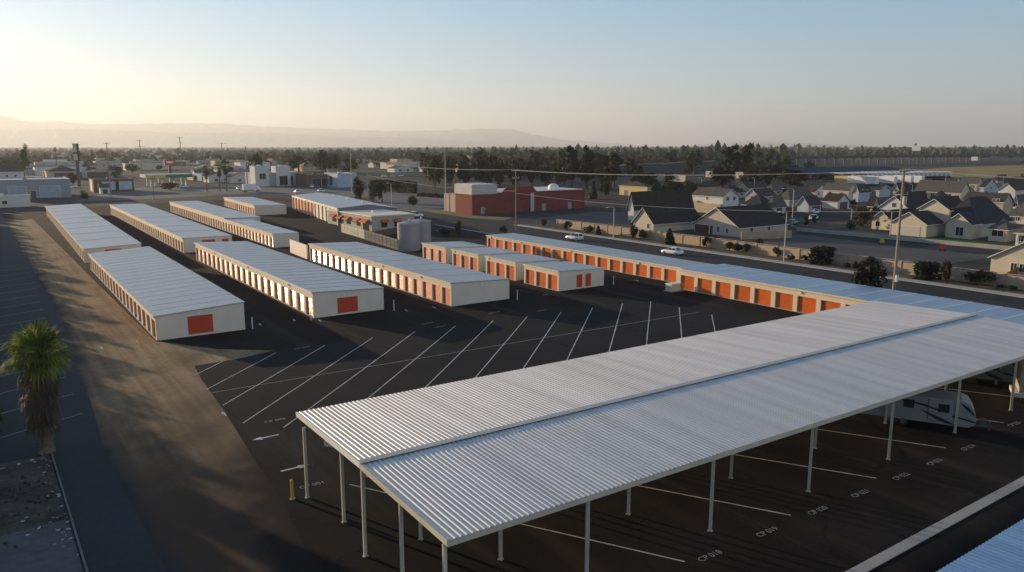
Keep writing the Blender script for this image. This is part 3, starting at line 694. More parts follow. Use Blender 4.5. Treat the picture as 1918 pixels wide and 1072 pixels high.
def tree(name, label, cat, loc, h, wd, kind='round', leaf=None, group=None, rz=0, n=420, ls=0.06, seed=None, single=False):
    """wd: crown width in metres, h: height"""
    seed = seed if seed is not None else R.randrange(4)
    leaf = leaf or LEAFG; key = (kind, leaf.name, seed, n, single)
    nat = {'round': .92, 'tall': .42, 'cone': .44, 'shrub': 1.15, 'box': 1.0}[kind]
    if key not in TM:
        c = crown_mb(kind, seed * 17 + 5, n, ls); k = trunk_mb(kind, seed)
        if single:
            off = len(c.v); c.v += k.v; c.f += [tuple(i + off for i in f) for f in k.f]; c.m += [1] * len(k.f)
            TM[key] = (meshof('tree', c, [leaf, TRUNK]),)
        else: TM[key] = (meshof('crown', c, leaf), meshof('trunk', k, TRUNK))
    ms = TM[key]; sx = wd / nat
    if single:
        o = bpy.data.objects.new(name, ms[0]); COL.objects.link(o); o.location = loc; o.rotation_euler = (0, 0, rz); o.scale = (sx, sx, h)
        return tag(o, label, cat, group)
    t = thing(name, label, cat, loc, rz, group); t.scale = (sx, sx, h)
    for nm, me in (('crown', ms[0]), ('trunk', ms[1])):
        o = bpy.data.objects.new(nm, me); COL.objects.link(o); o.parent = t
    return t
def ptree(name, label, px, by, ty, wpx, kind='round', leaf=None, group=None, cat='tree', n=420, ls=0.06, single=False):
    g = G(px, by); dist = g.length
    return tree(name, label, cat, g, Zat(g, ty), wpx * math.hypot(dist, CAMZ) / F, kind, leaf, group, R.uniform(0, 6.28), n, ls, single=single)

# fan palms
def frond(mb, base, d, plen, blen, r, mi=0, nb=16, droop=.25):
    d = d.normalized(); u = Vector((0, 0, 1)) if abs(d.z) < .9 else Vector((1, 0, 0))
    sdx = d.cross(u).normalized(); up = sdx.cross(d).normalized()
    e = base + d * plen - Vector((0, 0, droop * plen * .4))
    mb.bar(base, e, .035, .02, mi)
    for i in range(nb):
        a = (i / (nb - 1) - .5) * rad(205); L = blen * (1 - .28 * abs(a) / rad(100)) * r.uniform(.85, 1.1)
        q = (d * math.cos(a) + sdx * math.sin(a)).normalized(); s = q.cross(up).normalized() * (.045 * blen)
        m = e + q * L * .6 + up * .04; tip = e + q * L - Vector((0, 0, droop * L * r.uniform(.5, 1.6)))
        mb.poly([e, m - s, tip, m + s], mi)
def palm(name, label, loc, h, crown_r=2.3, skirt=3.0, dense=1.0, seed=1, tr=0.32, group=None, sk_w=1.0):
    r = random.Random(seed); t = thing(name, label, 'palm tree', loc, 0, group)
    k = MB(); k.tube([(0, 0, 0), (.04, 0, .25), (.08, .03, h * .5), (.05, 0, h)], [tr * 1.35, tr, tr * .9, tr * .8], 14)
    z = .3
    while z < h: k.tube([(.08 * min(1, z / h * 2), 0, z), (.08 * min(1, z / h * 2), 0, z + .05)], tr * 1.04, 12); z += .22
    k.build('trunk', PTRUNK, t)
    c = MB()
    for i in range(int(46 * dense)):
        el = math.asin(min(1, max(-.55, r.uniform(-.5, 1.0)))); a = r.uniform(0, 6.28)
        d = Vector((math.cos(a) * math.cos(el), math.sin(a) * math.cos(el), math.sin(el)))
        frond(c, Vector((.05, 0, h + r.uniform(-.2, .15))), d, crown_r * .45, crown_r * .55, r, 0, 16, .10 + .22 * (1 - max(0, el)))
    c.build('crown', FROND, t)
    if skirt:
        s = MB()
        for i in range(int(120 * dense)):
            u = r.random(); z = h - .2 - u * skirt; a = r.uniform(0, 6.28)
            el = -rad(r.uniform(48, 82)); d = Vector((math.cos(a) * math.cos(el), math.sin(a) * math.cos(el), math.sin(el)))
            frond(s, Vector((0, 0, z)) + Vector((math.cos(a), math.sin(a), 0)) * tr * .8, d, crown_r * .30 * sk_w * (1.1 - .5 * u), crown_r * .34, r, 0, 9, .5)
        s.build('dead_fronds', DEADF, t)
    return t
g = G(88, 846); palm('fan_palm', 'shaggy fan palm with a thick skirt of dead fronds beside the thin kerb', g, Zat(g, 660), 2.6, 4.6, 1.6, 3, 0.45, sk_w=1.3)
g = G(-16, 848); palm('fan_palm', 'second fan palm cut off by the picture edge beside the rubble', g, 2.6, 1.5, .8, 0.7, 5, 0.36)

# windbreak outside the left edge of the picture: it throws the shade over the left lot
WG = 'windbreak beside the left lot'
for i in range(27):
    y = 40 + i * 13.0 + R.uniform(-1.5, 1.5)
    tree('windbreak_tree', 'tall bushy windbreak tree standing beyond the left lot', 'tree', (-8.5 + R.uniform(-.6, .6), y + 16, 0), 9.2 + R.uniform(-.7, .5), 6.5, 'round', LEAFD, WG, R.uniform(0, 6), 900, 0.075)
for i in range(56):
    y = 44 + i * 5.6
    tree('windbreak_shrub', 'dense windbreak shrub standing beyond the left lot', 'shrub', (-9.5 + R.uniform(-.5, .5), y, 0), 7.0 + R.uniform(-.3, .3), 7.0, 'shrub', LEAFD, 'dense shrubs of the windbreak', R.uniform(0, 6), 900, 0.085)

# shrubs of the planting strip along the block wall
SG = 'shrubs along the block wall'
SH = [(1018, 424, 407, 16, 'shrub', LEAFR, 'dusty russet shrub at the wall end near the street corner'), (1063, 432, 412, 20, 'shrub', LEAFG, 'green shrub before the wall opposite the first white car'), (1101, 438, 420, 22, 'shrub', LEAFY, 'pale green shrub before the wall, behind the first white car'), (1120, 441, 422, 12, 'cone', LEAFR, 'slim russet shrub before the wall beside a pale green one'), (1186, 446, 415, 20, 'shrub', LEAFR, 'wide russet shrub before the steep cream gable'), (1205, 449, 427, 22, 'shrub', LEAFD, 'low dark shrub at the foot of the steep cream gable'), (1254, 459, 428, 19, 'cone', LEAFD, 'dark columnar shrub between the two nearest black roofed houses'), (1323, 464, 441, 18, 'shrub', LEAFD, 'dark shrub before the porch of the big pink gable'), (1337, 462, 440, 14, 'round', LEAFY, 'thin yellow green sapling before the big pink gable'), (1366, 470, 451, 20, 'shrub', LEAFD, 'first of three clipped dark shrubs right of the pink gable'), (1383, 472, 453, 20, 'shrub', LEAFD, 'middle of three clipped dark shrubs right of the pink gable'), (1398, 474, 454, 20, 'shrub', LEAFG, 'last of three clipped dark shrubs right of the pink gable'), (1422, 473, 446, 16, 'round', LEAFY, 'small yellow green tree before the wall left of the near street lamp'), (1457, 481, 456, 22, 'shrub', LEAFG, 'green shrub just left of the near street lamp foot'), (1481, 487, 476, 16, 'shrub', LEAFD, 'low dark shrub just right of the near street lamp foot'), (1506, 490, 476, 16, 'shrub', LEAFD, 'low dark round shrub left of the wide dark bush'), (1541, 494, 464, 44, 'box', LEAFD, 'wide dark square cut bush before the tan wall'), (1585, 502, 490, 14, 'shrub', LEAFD, 'first small dark shrub right of the wide square bush'), (1604, 504, 488, 16, 'shrub', LEAFG, 'second small shrub right of the wide square bush'), (1634, 506, 478, 40, 'shrub', LEAFD, 'big dark bush just left of the tall wooden utility pole'), (1735, 523, 492, 38, 'box', LEAFD, 'square clipped dark green bush right of the utility pole'), (1771, 533, 487, 20, 'round', LEAFY, 'small thin tree with pale leaves before the orange fence'), (1836, 535, 503, 48, 'shrub', LEAFD, 'broad flat topped dark bush before the big cream gable'), (1872, 542, 530, 16, 'shrub', LEAFD, 'tiny dark shrub under the big cream gable'), (1893, 545, 533, 20, 'shrub', LEAFG, 'tiny green shrub at the far right end of the wall')]
for px, by, ty, wp, kd, lf, lb in SH: ptree('shrub', lb, px, by, ty, wp, kd, lf, SG, 'shrub', 520, 0.075)
tree('street_tree', 'dark leafy tree rising behind the blue roofed orange row', 'tree', (104.4, 60.3, 0), 5.2, 4.6, 'round', LEAFD, None, 1, 700, .07)

# trees of the middle ground that can be told apart
MT = [(1071, 352, 272, 24, 'tall', LEAFD, 'left one of two tall dark eucalyptus behind the red building'), (1099, 352, 273, 24, 'tall', LEAFD, 'right one of two tall dark eucalyptus behind the red building'), (1047, 350, 299, 22, 'round', LEAFY, 'yellowish tree left of the two tall eucalyptus'), (1022, 350, 303, 26, 'round', LEAFD, 'dark tree over the middle of the red building'), (996, 350, 288, 28, 'round', LEAFD, 'broad dark tree over the left part of the red building'), (1122, 354, 291, 20, 'tall', LEAFY, 'yellow green tall tree at the right end of the red building'), (1150, 352, 284, 26, 'tall', LEAFD, 'dark ragged tall tree beside the tan stucco house'), (1135, 372, 326, 24, 'round', LEAFD, 'dark bushy tree in front of the tan stucco house'), (1111, 373, 338, 18, 'cone', LEAFG, 'small dark pointed tree at the corner of the red building'), (1192, 352, 318, 20, 'round', LEAFR, 'dark reddish tree touching the tan stucco house'), (815, 352, 291, 34, 'round', LEAFD, 'big dark tree just left of the red building'), (842, 349, 297, 26, 'round', LEAFD, 'dark tree behind the grey tower of the red building'), (872, 349, 303, 30, 'round', LEAFD, 'wide dark tree above the grey tower'), (905, 349, 298, 28, 'tall', LEAFY, 'yellow tinged tall tree behind the grey tower'), (935, 349, 304, 30, 'round', LEAFD, 'dark rounded tree right of the grey tower'), (963, 349, 308, 26, 'round', LEAFG, 'green tree behind the street pole near the red building'), (1368, 346, 270, 30, 'tall', LEAFD, 'left one of two tall dark eucalyptus beyond the sound wall'), (1394, 344, 267, 24, 'tall', LEAFR, 'right one of two tall dark eucalyptus beyond the sound wall'), (1300, 330, 284, 40, 'round', LEAFD, 'broad dark tree left of the tall eucalyptus pair at the sound wall'), (1253, 318, 283, 34, 'round', LEAFD, 'broad dark crown above the sound wall'), (1225, 318, 302, 26, 'round', LEAFD, 'low dark tree at the left end of the sound wall'), (1234, 368, 337, 40, 'shrub', LEAFD, 'left of three dark spreading trees behind the black roofed house'), (1262, 368, 335, 44, 'shrub', LEAFD, 'middle of three dark spreading trees behind the black roofed house'), (1290, 367, 333, 40, 'shrub', LEAFG, 'right of three dark spreading trees behind the black roofed house'), (1345, 345, 312, 34, 'round', LEAFG, 'green tree standing before the sound wall gap'), (1484, 345, 316, 50, 'round', LEAFD, 'broad dark tree left of the small orange block'), (1535, 335, 322, 26, 'shrub', LEAFD, 'dark low tree right of the small orange block'), (1445, 338, 306, 44, 'round', LEAFD, 'broad dark tree right of the eucalyptus pair'), (774, 388, 365, 18, 'round', LEAFD, 'small lollipop tree in the car park near the office'), (673, 377, 330, 28, 'round', LEAFG, 'left of three street trees beyond the tall garages'), (699, 379, 337, 22, 'round', LEAFY, 'middle of three street trees beyond the tall garages'), (716, 379, 340, 18, 'round', LEAFG, 'right of three street trees beyond the tall garages'), (859, 441, 413, 15, 'round', LEAFD, 'small dark round tree between the tanks and the street corner'), (944, 437, 421, 22, 'shrub', LEAFG, 'green bush by the rounded kerb corner'), (835, 441, 424, 34, 'shrub', LEAFD, 'dark bush right of the water tanks'), (1614, 430, 386, 32, 'round', LEAFY, 'yellow green tree left of the cream porch house'), (1594, 430, 410, 22, 'shrub', LEAFD, 'dark shrub under the yellow green tree'), (1700, 433, 418, 14, 'shrub', LEAFG, 'small green bush at the foot of the porch house'), (25, 320, 296, 46, 'round', LEAFG, 'wide olive tree behind the house at the far left'), (46, 333, 282, 14, 'tall', LEAFG, 'slim tall tree next to the far left house'), (190, 300, 279, 16, 'round', LEAFD, 'round lone tree just right of the tall sign'), (334, 292, 277, 13, 'round', LEAFD, 'round dark tree behind the thin tall poles'), (160, 377, 352, 14, 'shrub', LEAFD, 'dark shrub left of the small brown restaurant'), (318, 356, 340, 40, 'shrub', LEAFD, 'dark shrub mass behind the green canopy'), (480, 330, 286, 28, 'round', LEAFG, 'green tree behind the white modern store'), (610, 326, 279, 46, 'round', LEAFD, 'broad dark tree behind the dark restaurant'), (560, 322, 290, 40, 'round', LEAFD, 'broad dark tree between the store and the restaurant'), (655, 324, 296, 30, 'round', LEAFG, 'green tree behind the pale blue wall')]
for px, by, ty, wp, kd, lf, lb in MT: ptree(('eucalyptus_tree' if kd == 'tall' else 'pointed_tree' if kd == 'cone' else 'bush' if kd == 'shrub' else 'broad_tree'), lb, px, by, ty, wp, kd, lf, None, 'bush' if kd == 'shrub' else 'tree', 700, 0.06)
for i, (px, by, ty, rr, lb) in enumerate([(53, 330, 274, 2.6, 'tall palm at the far left with a round crown above the haze'), (107, 315, 279, 2.5, 'thin tall palm beyond the tan field'), (74, 367, 343, 2.2, 'small green palm before the grey warehouse'), (412, 359, 312, 3.4, 'left one of two big shaggy palms at the petrol station'), (425, 359, 309, 3.6, 'right one of two big shaggy palms at the petrol station'), (388, 359, 318, 2.6, 'smaller palm left of the two shaggy palms'), (223, 306, 289, 2.2, 'short palm beyond the small brown restaurant')]):
    g = G(px, by); palm('distant_palm', lb, g, Zat(g, ty), rr, 1.6 if i < 3 else 3.5, 0.55, 20 + i, 0.25)

# one countable belt of trees out to about a kilometre and a half, then woodland
NOGO = [(0, 300, 300, 400), (268, 300, 470, 400), (440, 308, 790, 400), (800, 318, 1110, 420), (1150, 318, 1300, 440), (1270, 345, 1918, 480), (1480, 286, 1918, 345), (1190, 322, 1410, 346)]
GB = [('round', LEAFD, 'dark round tree in the suburban belt before the horizon', 'dark round trees of the suburban belt'), ('round', LEAFG, 'green round tree in the suburban belt before the horizon', 'green round trees of the suburban belt'), ('tall', LEAFD, 'dark tall tree in the suburban belt before the horizon', 'dark tall trees of the suburban belt'), ('round', LEAFY, 'yellowish round tree in the suburban belt before the horizon', 'yellowish trees of the suburban belt')]
cnt = 0
for i in range(34):
    px = R.uniform(470, 800); by = R.uniform(294, 308); h = R.uniform(10, 15)
    tree('belt_tree', 'dark spreading tree in the belt above the roadside shops', 'tree', G(px, by), h, h * R.uniform(.9, 1.4), 'round', R.choice((LEAFD, LEAFD, LEAFG)), 'spreading trees above the roadside shops', R.uniform(0, 6.28), 260, 0.085, single=True)
while cnt < 150:
    px = R.uniform(-30, 1950); by = 288 + 58 * R.random() ** 1.5
    if any(a < px < c and b < by < d for a, b, c, d in NOGO): continue
    if px < 480 and R.random() < .45: continue
    k = R.choices([0, 1, 2, 3], [5, 4, 2, 2])[0]; kd, lf, lb, gr = GB[k]; g = G(px, by)
    h = R.uniform(7, 12.5) if kd == 'round' else R.uniform(11, 17)
    tree('belt_tree', lb, 'tree', g, h, h * (R.uniform(.8, 1.25) if kd == 'round' else R.uniform(.38, .55)), kd, lf, gr, R.uniform(0, 6.28), 260, 0.085, single=True); cnt += 1
MG = [('round', LEAFD, 'dark broad tree in the mass of trees behind the red building', 'massed dark trees behind the red building'), ('tall', LEAFD, 'dark upright tree in the mass behind the red building', 'upright dark trees behind the red building'), ('round', LEAFY, 'olive tree in the mass of trees behind the red building', 'olive trees behind the red building')]
for i in range(52):
    px = R.uniform(560, 1200) if i % 4 == 0 else R.uniform(790, 1140); by = R.uniform(322, 349) if px > 800 else R.uniform(300, 322)
    k = R.choices([0, 1, 2], [5, 3, 2])[0]; kd, lf, lb, gr = MG[k]
    if px < 790: lb, gr = 'dark broad tree in the belt behind the roadside shops', 'trees behind the roadside shops'; kd, lf = 'round', LEAFD
    h = R.uniform(11, 15) if kd == 'round' else R.uniform(13, 18)
    tree('dark_tree', lb, 'tree', G(px, by), h, h * (R.uniform(.8, 1.2) if kd == 'round' else .42), kd, lf, gr, R.uniform(0, 6.28), 320, 0.08, single=True)
for i in range(48):
    px = R.uniform(120, 800); by = R.uniform(300, 346) if px < 440 else R.uniform(300, 318); h = R.uniform(5, 9)
    if any(a < px < c and b < by < d for a, b, c, d in [(166, 338, 255, 366), (270, 326, 365, 352), (60, 312, 142, 336)]): continue
    tree('town_tree', 'dark leafy tree standing between the low buildings of the town', 'tree', G(px, by), h, h * R.uniform(.8, 1.3), 'round', R.choice((LEAFD, LEAFG)), 'trees between the town buildings', R.uniform(0, 6.28), 300, 0.08, single=True)
for i in range(34):
    px = R.uniform(1150, 1520); by = R.uniform(317, 329) if i % 3 else R.uniform(345, 356); h = R.uniform(6, 10)
    tree('dark_tree', 'dark bushy tree crowding the motorway embankment', 'tree', G(px, by), h, h * R.uniform(.9, 1.5), 'shrub' if i % 2 else 'round', LEAFD, 'dark trees along the motorway embankment', R.uniform(0, 6.28), 320, 0.08, single=True)
for i in range(30):
    px = R.uniform(1440, 1915); by = R.uniform(350, 432); h = R.uniform(2.5, 4.5)
    tree('garden_tree', 'small garden tree between the houses of the estate', 'tree', G(px, by), h, h * R.uniform(.6, .9), R.choice(('round', 'cone')), R.choice((LEAFG, LEAFY, LEAFD)), 'garden trees of the estate', R.uniform(0, 6.28), 260, 0.09, single=True)
# woodland and small roofs out to the horizon: one mass of rough crowns
mb = MB(); r = random.Random(11)
def blob(mb, c, w, h, r, mi):
    n = 6; base = len(mb.v)
    for (zz, q) in ((0, .7), (.45, 1.0), (.8, .65)):
        for k in range(n):
            a = 6.283 * k / n + r.uniform(-.3, .3); s = w * q * r.uniform(.35, .6); mb.v.append((c.x + math.cos(a) * s, c.y + math.sin(a) * s, zz * h * r.uniform(.85, 1.15)))
    mb.v.append((c.x, c.y, h * r.uniform(.95, 1.2)))
    for j in range(2):
        for k in range(n):
            a, b = base + j * n + k, base + j * n + (k + 1) % n; mb.f.append((a, b, b + n, a + n)); mb.m.append(mi)
    for k in range(n): mb.f.append((base + 2 * n + k, base + 2 * n + (k + 1) % n, base + 3 * n)); mb.m.append(mi)
near = {}
for i in range(3):
    for kd in ('round', 'tall'): near[kd, i] = crown_mb(kd, 90 + i, 150, 0.11)
k = 0
while k < 2300:
    d = r.uniform(520, 1350); az = YAW + math.radians(r.uniform(-36, 36)); p = Vector((math.sin(az) * d, math.cos(az) * d, 0)); px, py = proj(p)
    k += 1
    if any(a - 6 < px < c + 6 and b < py < e + 8 for a, b, c, e in NOGO) or (px < 470 and r.random() < .3): continue
    kd = 'round' if r.random() < .8 else 'tall'; q = near[kd, k % 3]; h = r.uniform(5, 10) if kd == 'round' else r.uniform(9, 14); s = h * r.uniform(.85, 1.4) if kd == 'round' else h; mi = r.choice((0, 0, 1, 1, 2)); h *= 1.35 if px > 900 else 1
    n0 = len(mb.v); mb.v += [(p.x + v[0] * s, p.y + v[1] * s, v[2] * h) for v in q.v]; mb.f += [tuple(n0 + j for j in f) for f in q.f]; mb.m += [mi] * len(q.f)
for i in range(7500):
    d = 1150 + 8500 * r.random() ** 2.0; az = YAW + math.radians(r.uniform(-37, 37))
    p = Vector((math.sin(az) * d, math.cos(az) * d, 0)); px = proj(p)[0]
    if px < 420 and r.random() < .35: continue
    if px > 1480 and d < 1700: continue
    h = r.uniform(6, 11) if r.random() < .93 else r.uniform(12, 18)
    h *= .85 + .75 * min(1, max(0, (px - 500) / 900)) * (1 if r.random() < .6 else .6)
    blob(mb, p, r.uniform(8, 16) * (1 + d / 9000), h, r, r.choice((0, 0, 1, 2)))
o = mb.build('woodland', [LEAFD, LEAFG, LEAFY]); o['kind'] = 'stuff'; o['label'] = 'hazy mass of far trees reaching to the horizon'
HW = [mat('far_wall_white', (0.62, 0.6, 0.55), .8), mat('far_wall_tan', (0.45, 0.36, 0.26), .8), mat('far_roof_grey', (0.16, 0.15, 0.15), .9)]
fm = {}
for i in range(46):
    px = r.uniform(0, 1918); by = r.uniform(284, 300) if px < 1480 else r.uniform(278, 284); g = G(px, by)
    k = i % 3
    if k not in fm:
        m = MB(); a, b, h = 7 + 2 * k, 5, 3.2; m.box(-a, a, -b, b, 0, h, 0)
        m.mesh([(-a - .5, -b - .5, h), (a + .5, -b - .5, h), (a + .5, b + .5, h), (-a - .5, b + .5, h), (-a, 0, h + 2.2), (a, 0, h + 2.2)], [(0, 1, 5, 4), (2, 3, 4, 5), (0, 4, 3), (1, 2, 5)], 1)
        fm[k] = meshof('far_house', m, [HW[k % 2], HW[2]])
    o = bpy.data.objects.new('far_house', fm[k]); COL.objects.link(o); o.location = g; o.rotation_euler = (0, 0, r.choice((0, math.pi / 2)))
    tag(o, 'tiny pale house among the far trees near the horizon', 'house', 'tiny houses among the far trees')

# mountains in the haze
mb = MB()
def ridge(prof, dist, depth, seed):
    r = random.Random(seed); n = 160; rows = 7
    x0, x1 = prof[0][0], prof[-1][0]; base = len(mb.v)
    for i in range(n + 1):
        px = x0 + (x1 - x0) * i / n
        for k in range(len(prof) - 1):
            if prof[k][0] <= px <= prof[k + 1][0]: u = (px - prof[k][0]) / (prof[k + 1][0] - prof[k][0]); py = prof[k][1] * (1 - u) + prof[k + 1][1] * u; break
        az = YAW + math.atan((px - CX) / F); hgt = max(1, (276 - py + r.uniform(-1, 1)) / F * dist)
        for j in range(rows):
            u = j / (rows - 1); d = dist - depth * (1 - u) ** 1.0 + (r.uniform(-180, 180) if 0 < j < rows - 1 else 0)
            mb.v.append((math.sin(az) * d, math.cos(az) * d, hgt * (u ** 1.3) * (1 if j == rows - 1 else r.uniform(.8, 1.1)) - 1))
    for i in range(n):
        for j in range(rows - 1):
            a = base + i * rows + j; mb.f.append((a, a + rows, a + rows + 1, a + 1)); mb.m.append(0)
ridge([(-160, 226), (-40, 222), (5, 223), (40, 231), (75, 237), (130, 236), (200, 240), (330, 237), (420, 236), (560, 243), (620, 244), (700, 247), (760, 248), (840, 246), (910, 243), (960, 244), (1000, 254), (1050, 263), (1130, 269), (1200, 273)], 25000, 4500, 3)
ridge([(-160, 246), (40, 250), (160, 246), (330, 252), (480, 251), (620, 256), (780, 260), (900, 266), (1000, 271)], 20000, 3000, 4)
ridge([(1290, 273), (1350, 268), (1400, 266), (1450, 268), (1530, 271), (1600, 273)], 25500, 2500, 5)
o = mb.build('mountains', mat('dry_mountain', (0.16, 0.14, 0.12), .95, var=.2, scale=.002)); o['kind'] = 'structure'
# ------------------------------------------------------------------ houses and shops
WALLS = {'cream': (0.56, 0.48, 0.36), 'tan': (0.47, 0.37, 0.25), 'yellow': (0.60, 0.45, 0.20), 'white': (0.56, 0.55, 0.52), 'blue': (0.40, 0.45, 0.50), 'grey': (0.34, 0.34, 0.34), 'pink': (0.50, 0.41, 0.34), 'orange': (0.42, 0.20, 0.10), 'red': (0.20, 0.052, 0.043), 'bluegrey': (0.25, 0.29, 0.33), 'brown': (0.15, 0.10, 0.075), 'pale': (0.60, 0.58, 0.54)}
ROOFS = {'black': (0.042, 0.036, 0.032), 'dark': (0.066, 0.057, 0.049), 'grey': (0.105, 0.095, 0.083), 'blue': (0.044, 0.044, 0.049), 'brown': (0.085, 0.062, 0.048), 'white': (0.60, 0.58, 0.55), 'tan': (0.30, 0.24, 0.18)}
def WM(k): return mat(k + '_house_wall', WALLS[k], .85, var=.06, scale=.6, spec=.2)
def RM(k): return mat(k + '_shingle_roof', ROOFS[k], .95, var=.18, scale=1.2, spec=.1, var2=.12, scale2=6)
TRIM = mat('white_house_trim', (0.68, 0.66, 0.62), .6, var=.03); GAR = mat('garage_door_panel', (0.45, 0.42, 0.36), .6, var=.04); DKGAR = mat('dark_garage_door', (0.06, 0.055, 0.05), .6)
def volume(t, o, lx, ly, h, roof, rise, axis, wm, rm, nm='wall', ov=.45):
    """walls and roof of one block of a house, corner o, local axes"""
    x, y = o; w = MB()
    w.box(x, x + lx, y, y + ly, 0, h, 0, skip=(1,) if roof != 'flat' else ())
    if roof == 'gable':
        if axis == 'X':
            for xx in (x, x + lx):
                f = [(xx, y, h), (xx, y + ly, h), (xx, y + ly / 2, h + rise)]; w.poly(f if xx > x else f[::-1])
        else:
            for yy in (y, y + ly):
                f = [(x, yy, h), (x + lx, yy, h), (x + lx / 2, yy, h + rise)]; w.poly(f if yy == y else f[::-1])
    w.build(nm, wm, t)
    r = MB(); th = .16
    if roof == 'flat':
        q = .25
        for a, b, c, d in ((x - .1, x + lx + .1, y - .1, y + q), (x - .1, x + lx + .1, y + ly - q, y + ly + .1), (x - .1, x + q, y + q + .001, y + ly - q - .001), (x + lx - q, x + lx + .1, y + q + .001, y + ly - q - .001)):
            r.box(a, b, c, d, h + .002, h + .5, 1)
        r.box(x + q, x + lx - q, y + q, y + ly - q, h + .003, h + .12)
        r.box(x + lx * .4, x + lx * .4 + 1.6, y + ly * .5, y + ly * .5 + 1.6, h + .125, h + 1.1, 1)
        return r.build('roof', [rm, wm], t)
    s = rise / (ly / 2 if axis == 'X' else lx / 2); dz = -ov * s
    X0, X1, Y0, Y1 = x - ov, x + lx + ov, y - ov, y + ly + ov; z0 = h + dz + .03; z1 = h + rise + .03
    if axis == 'X':
        k = ly / 2 if roof == 'hip' else 0; k = min(k, lx / 2 - .2)
        a, b = (X0 + (k + ov if k else 0), y + ly / 2, z1), (X1 - (k + ov if k else 0), y + ly / 2, z1)
        P = [(X0, Y0, z0), (X1, Y0, z0), (X1, Y1, z0), (X0, Y1, z0)]
        fs = [[P[0], P[1], b, a], [P[2], P[3], a, b]] + ([[P[1], P[2], b], [P[3], P[0], a]] if k else [])
    else:
        k = lx / 2 if roof == 'hip' else 0; k = min(k, ly / 2 - .2)
        a, b = (x + lx / 2, Y0 + (k + ov if k else 0), z1), (x + lx / 2, Y1 - (k + ov if k else 0), z1)
        P = [(X0, Y0, z0), (X1, Y0, z0), (X1, Y1, z0), (X0, Y1, z0)]
        fs = [[P[1], P[2], b, a], [P[3], P[0], a, b]] + ([[P[0], P[1], a], [P[2], P[3], b]] if k else [])
    for f in fs:
        up = [(p[0], p[1], p[2] + th) for p in f]; r.poly(up); r.poly(f[::-1])
        for i in range(len(f)): j = (i + 1) % len(f); r.poly([f[i], f[j], up[j], up[i]], 1)
    return r.build('roof', [rm, TRIM], t)
def opening(t, face, lx, ly, u, z, w, h, kind='window', m=None, o=(0, 0)):
    """window or door on the left (L) or right (R) seen face, u metres along it from the near corner"""
    b = MB(); x0, y0 = o
    def bx(a0, a1, z0, z1, d0, d1, mi):
        if face == 'L': b.box(x0 - d1, x0 - d0, y0 + a0, y0 + a1, z0, z1, mi)
        else: b.box(x0 + a0, x0 + a1, y0 - d1, y0 - d0, z0, z1, mi)
    bx(u - w / 2, u + w / 2, z, z + h, .003, .04, 0); f = .09
    bx(u - w / 2 - f, u - w / 2 - .002, z - f, z + h + f, .003, .07, 1); bx(u + w / 2 + .002, u + w / 2 + f, z - f, z + h + f, .003, .07, 1)
    bx(u - w / 2, u + w / 2, z + h + .002, z + h + f, .003, .07, 1)
    if kind == 'window': bx(u - w / 2, u + w / 2, z - f, z - .002, .003, .07, 1); bx(u - .03, u + .03, z + .002, z + h - .002, .042, .06, 1)
    b.build(kind, [m or (GLASS if kind == 'window' else DKGAR), TRIM], t)
def house(name, label, cat, pc, xl, xr, ye, roof='gable', axis='X', rise=2.4, wall='cream', rf='dark', op=(), extra=(), group=None, ly=None, lx=None, h=None):
    """pc: photo pixel of the near ground corner (or a point); xl, xr: pixel columns where its two seen faces end; ye: pixel row of the eave at that corner"""
    g = G(*pc) if not isinstance(pc, Vector) else pc
    ly = ly or solve(g, 0, 1, xl); lx = lx or solve(g, 1, 0, xr); h = h or max(2.3, Zat(g, ye))
    lx, ly = min(lx, 60), min(ly, 60)
    t = thing(name, label, cat, g, 0, group); wm, rm = WM(wall), RM(rf)
    volume(t, (0, 0), lx, ly, h, roof, rise, axis, wm, rm)
    for e in extra:     # (x, y, lx, ly, h, roof, rise, axis, wall, openings)
        volume(t, (e[0], e[1]), e[2], e[3], e[4], e[5], e[6], e[7], WM(e[8]) if e[8] else wm, rm)
        for q in e[9]: opening(t, q[0], e[2], e[3], q[1], q[2], q[3], q[4], q[5] if len(q) > 5 else 'window', q[6] if len(q) > 6 else None, (e[0], e[1]))
    for q in op:
        L = ly if q[0] == 'L' else lx
        opening(t, q[0], lx, ly, q[1] * L, q[2], q[3], q[4], q[5] if len(q) > 5 else 'window', q[6] if len(q) > 6 else None)
    return t
W2 = lambda f, u, z=1.0: (f, u, z, 1.2, 1.2)
GD = 'garage_door'; DR = 'door'
house('house', 'black roofed house with a lit cream gable just behind the block wall', 'house', (1223.6, 436), 1186, 1312, 422, 'gable', 'X', 3.6, 'cream', 'black', [('L', .25, .9, .9, 1.2)])
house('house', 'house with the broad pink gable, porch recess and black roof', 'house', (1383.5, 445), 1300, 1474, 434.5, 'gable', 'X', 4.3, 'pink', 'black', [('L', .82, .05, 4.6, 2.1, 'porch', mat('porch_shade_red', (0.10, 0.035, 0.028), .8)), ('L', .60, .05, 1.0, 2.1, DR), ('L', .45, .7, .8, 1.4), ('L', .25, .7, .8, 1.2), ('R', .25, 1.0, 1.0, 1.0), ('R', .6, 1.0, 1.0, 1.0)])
house('house', 'long white walled house with a deep black roof, behind the cream gable', 'house', (1187, 414), 1176, 1296, 387, 'gable', 'X', 4.0, 'white', 'black', [W2('R', .18, 2.6), W2('R', .45, 2.6), W2('R', .70, 2.6)])
house('house', 'two storey house with a cream side and a pale blue gable under a grey roof', 'house', (1352.6, 401), 1295, 1382, 369, 'gable', 'Y', 2.2, 'pale', 'grey', [W2('R', .3, 4.2), W2('R', .72, 4.2), ('L', .5, 4.2, .7, 1.0)], extra=[(-1.2, 0, 1.15, 20, 2.6, 'flat', 0, 'X', 'tan', [])])
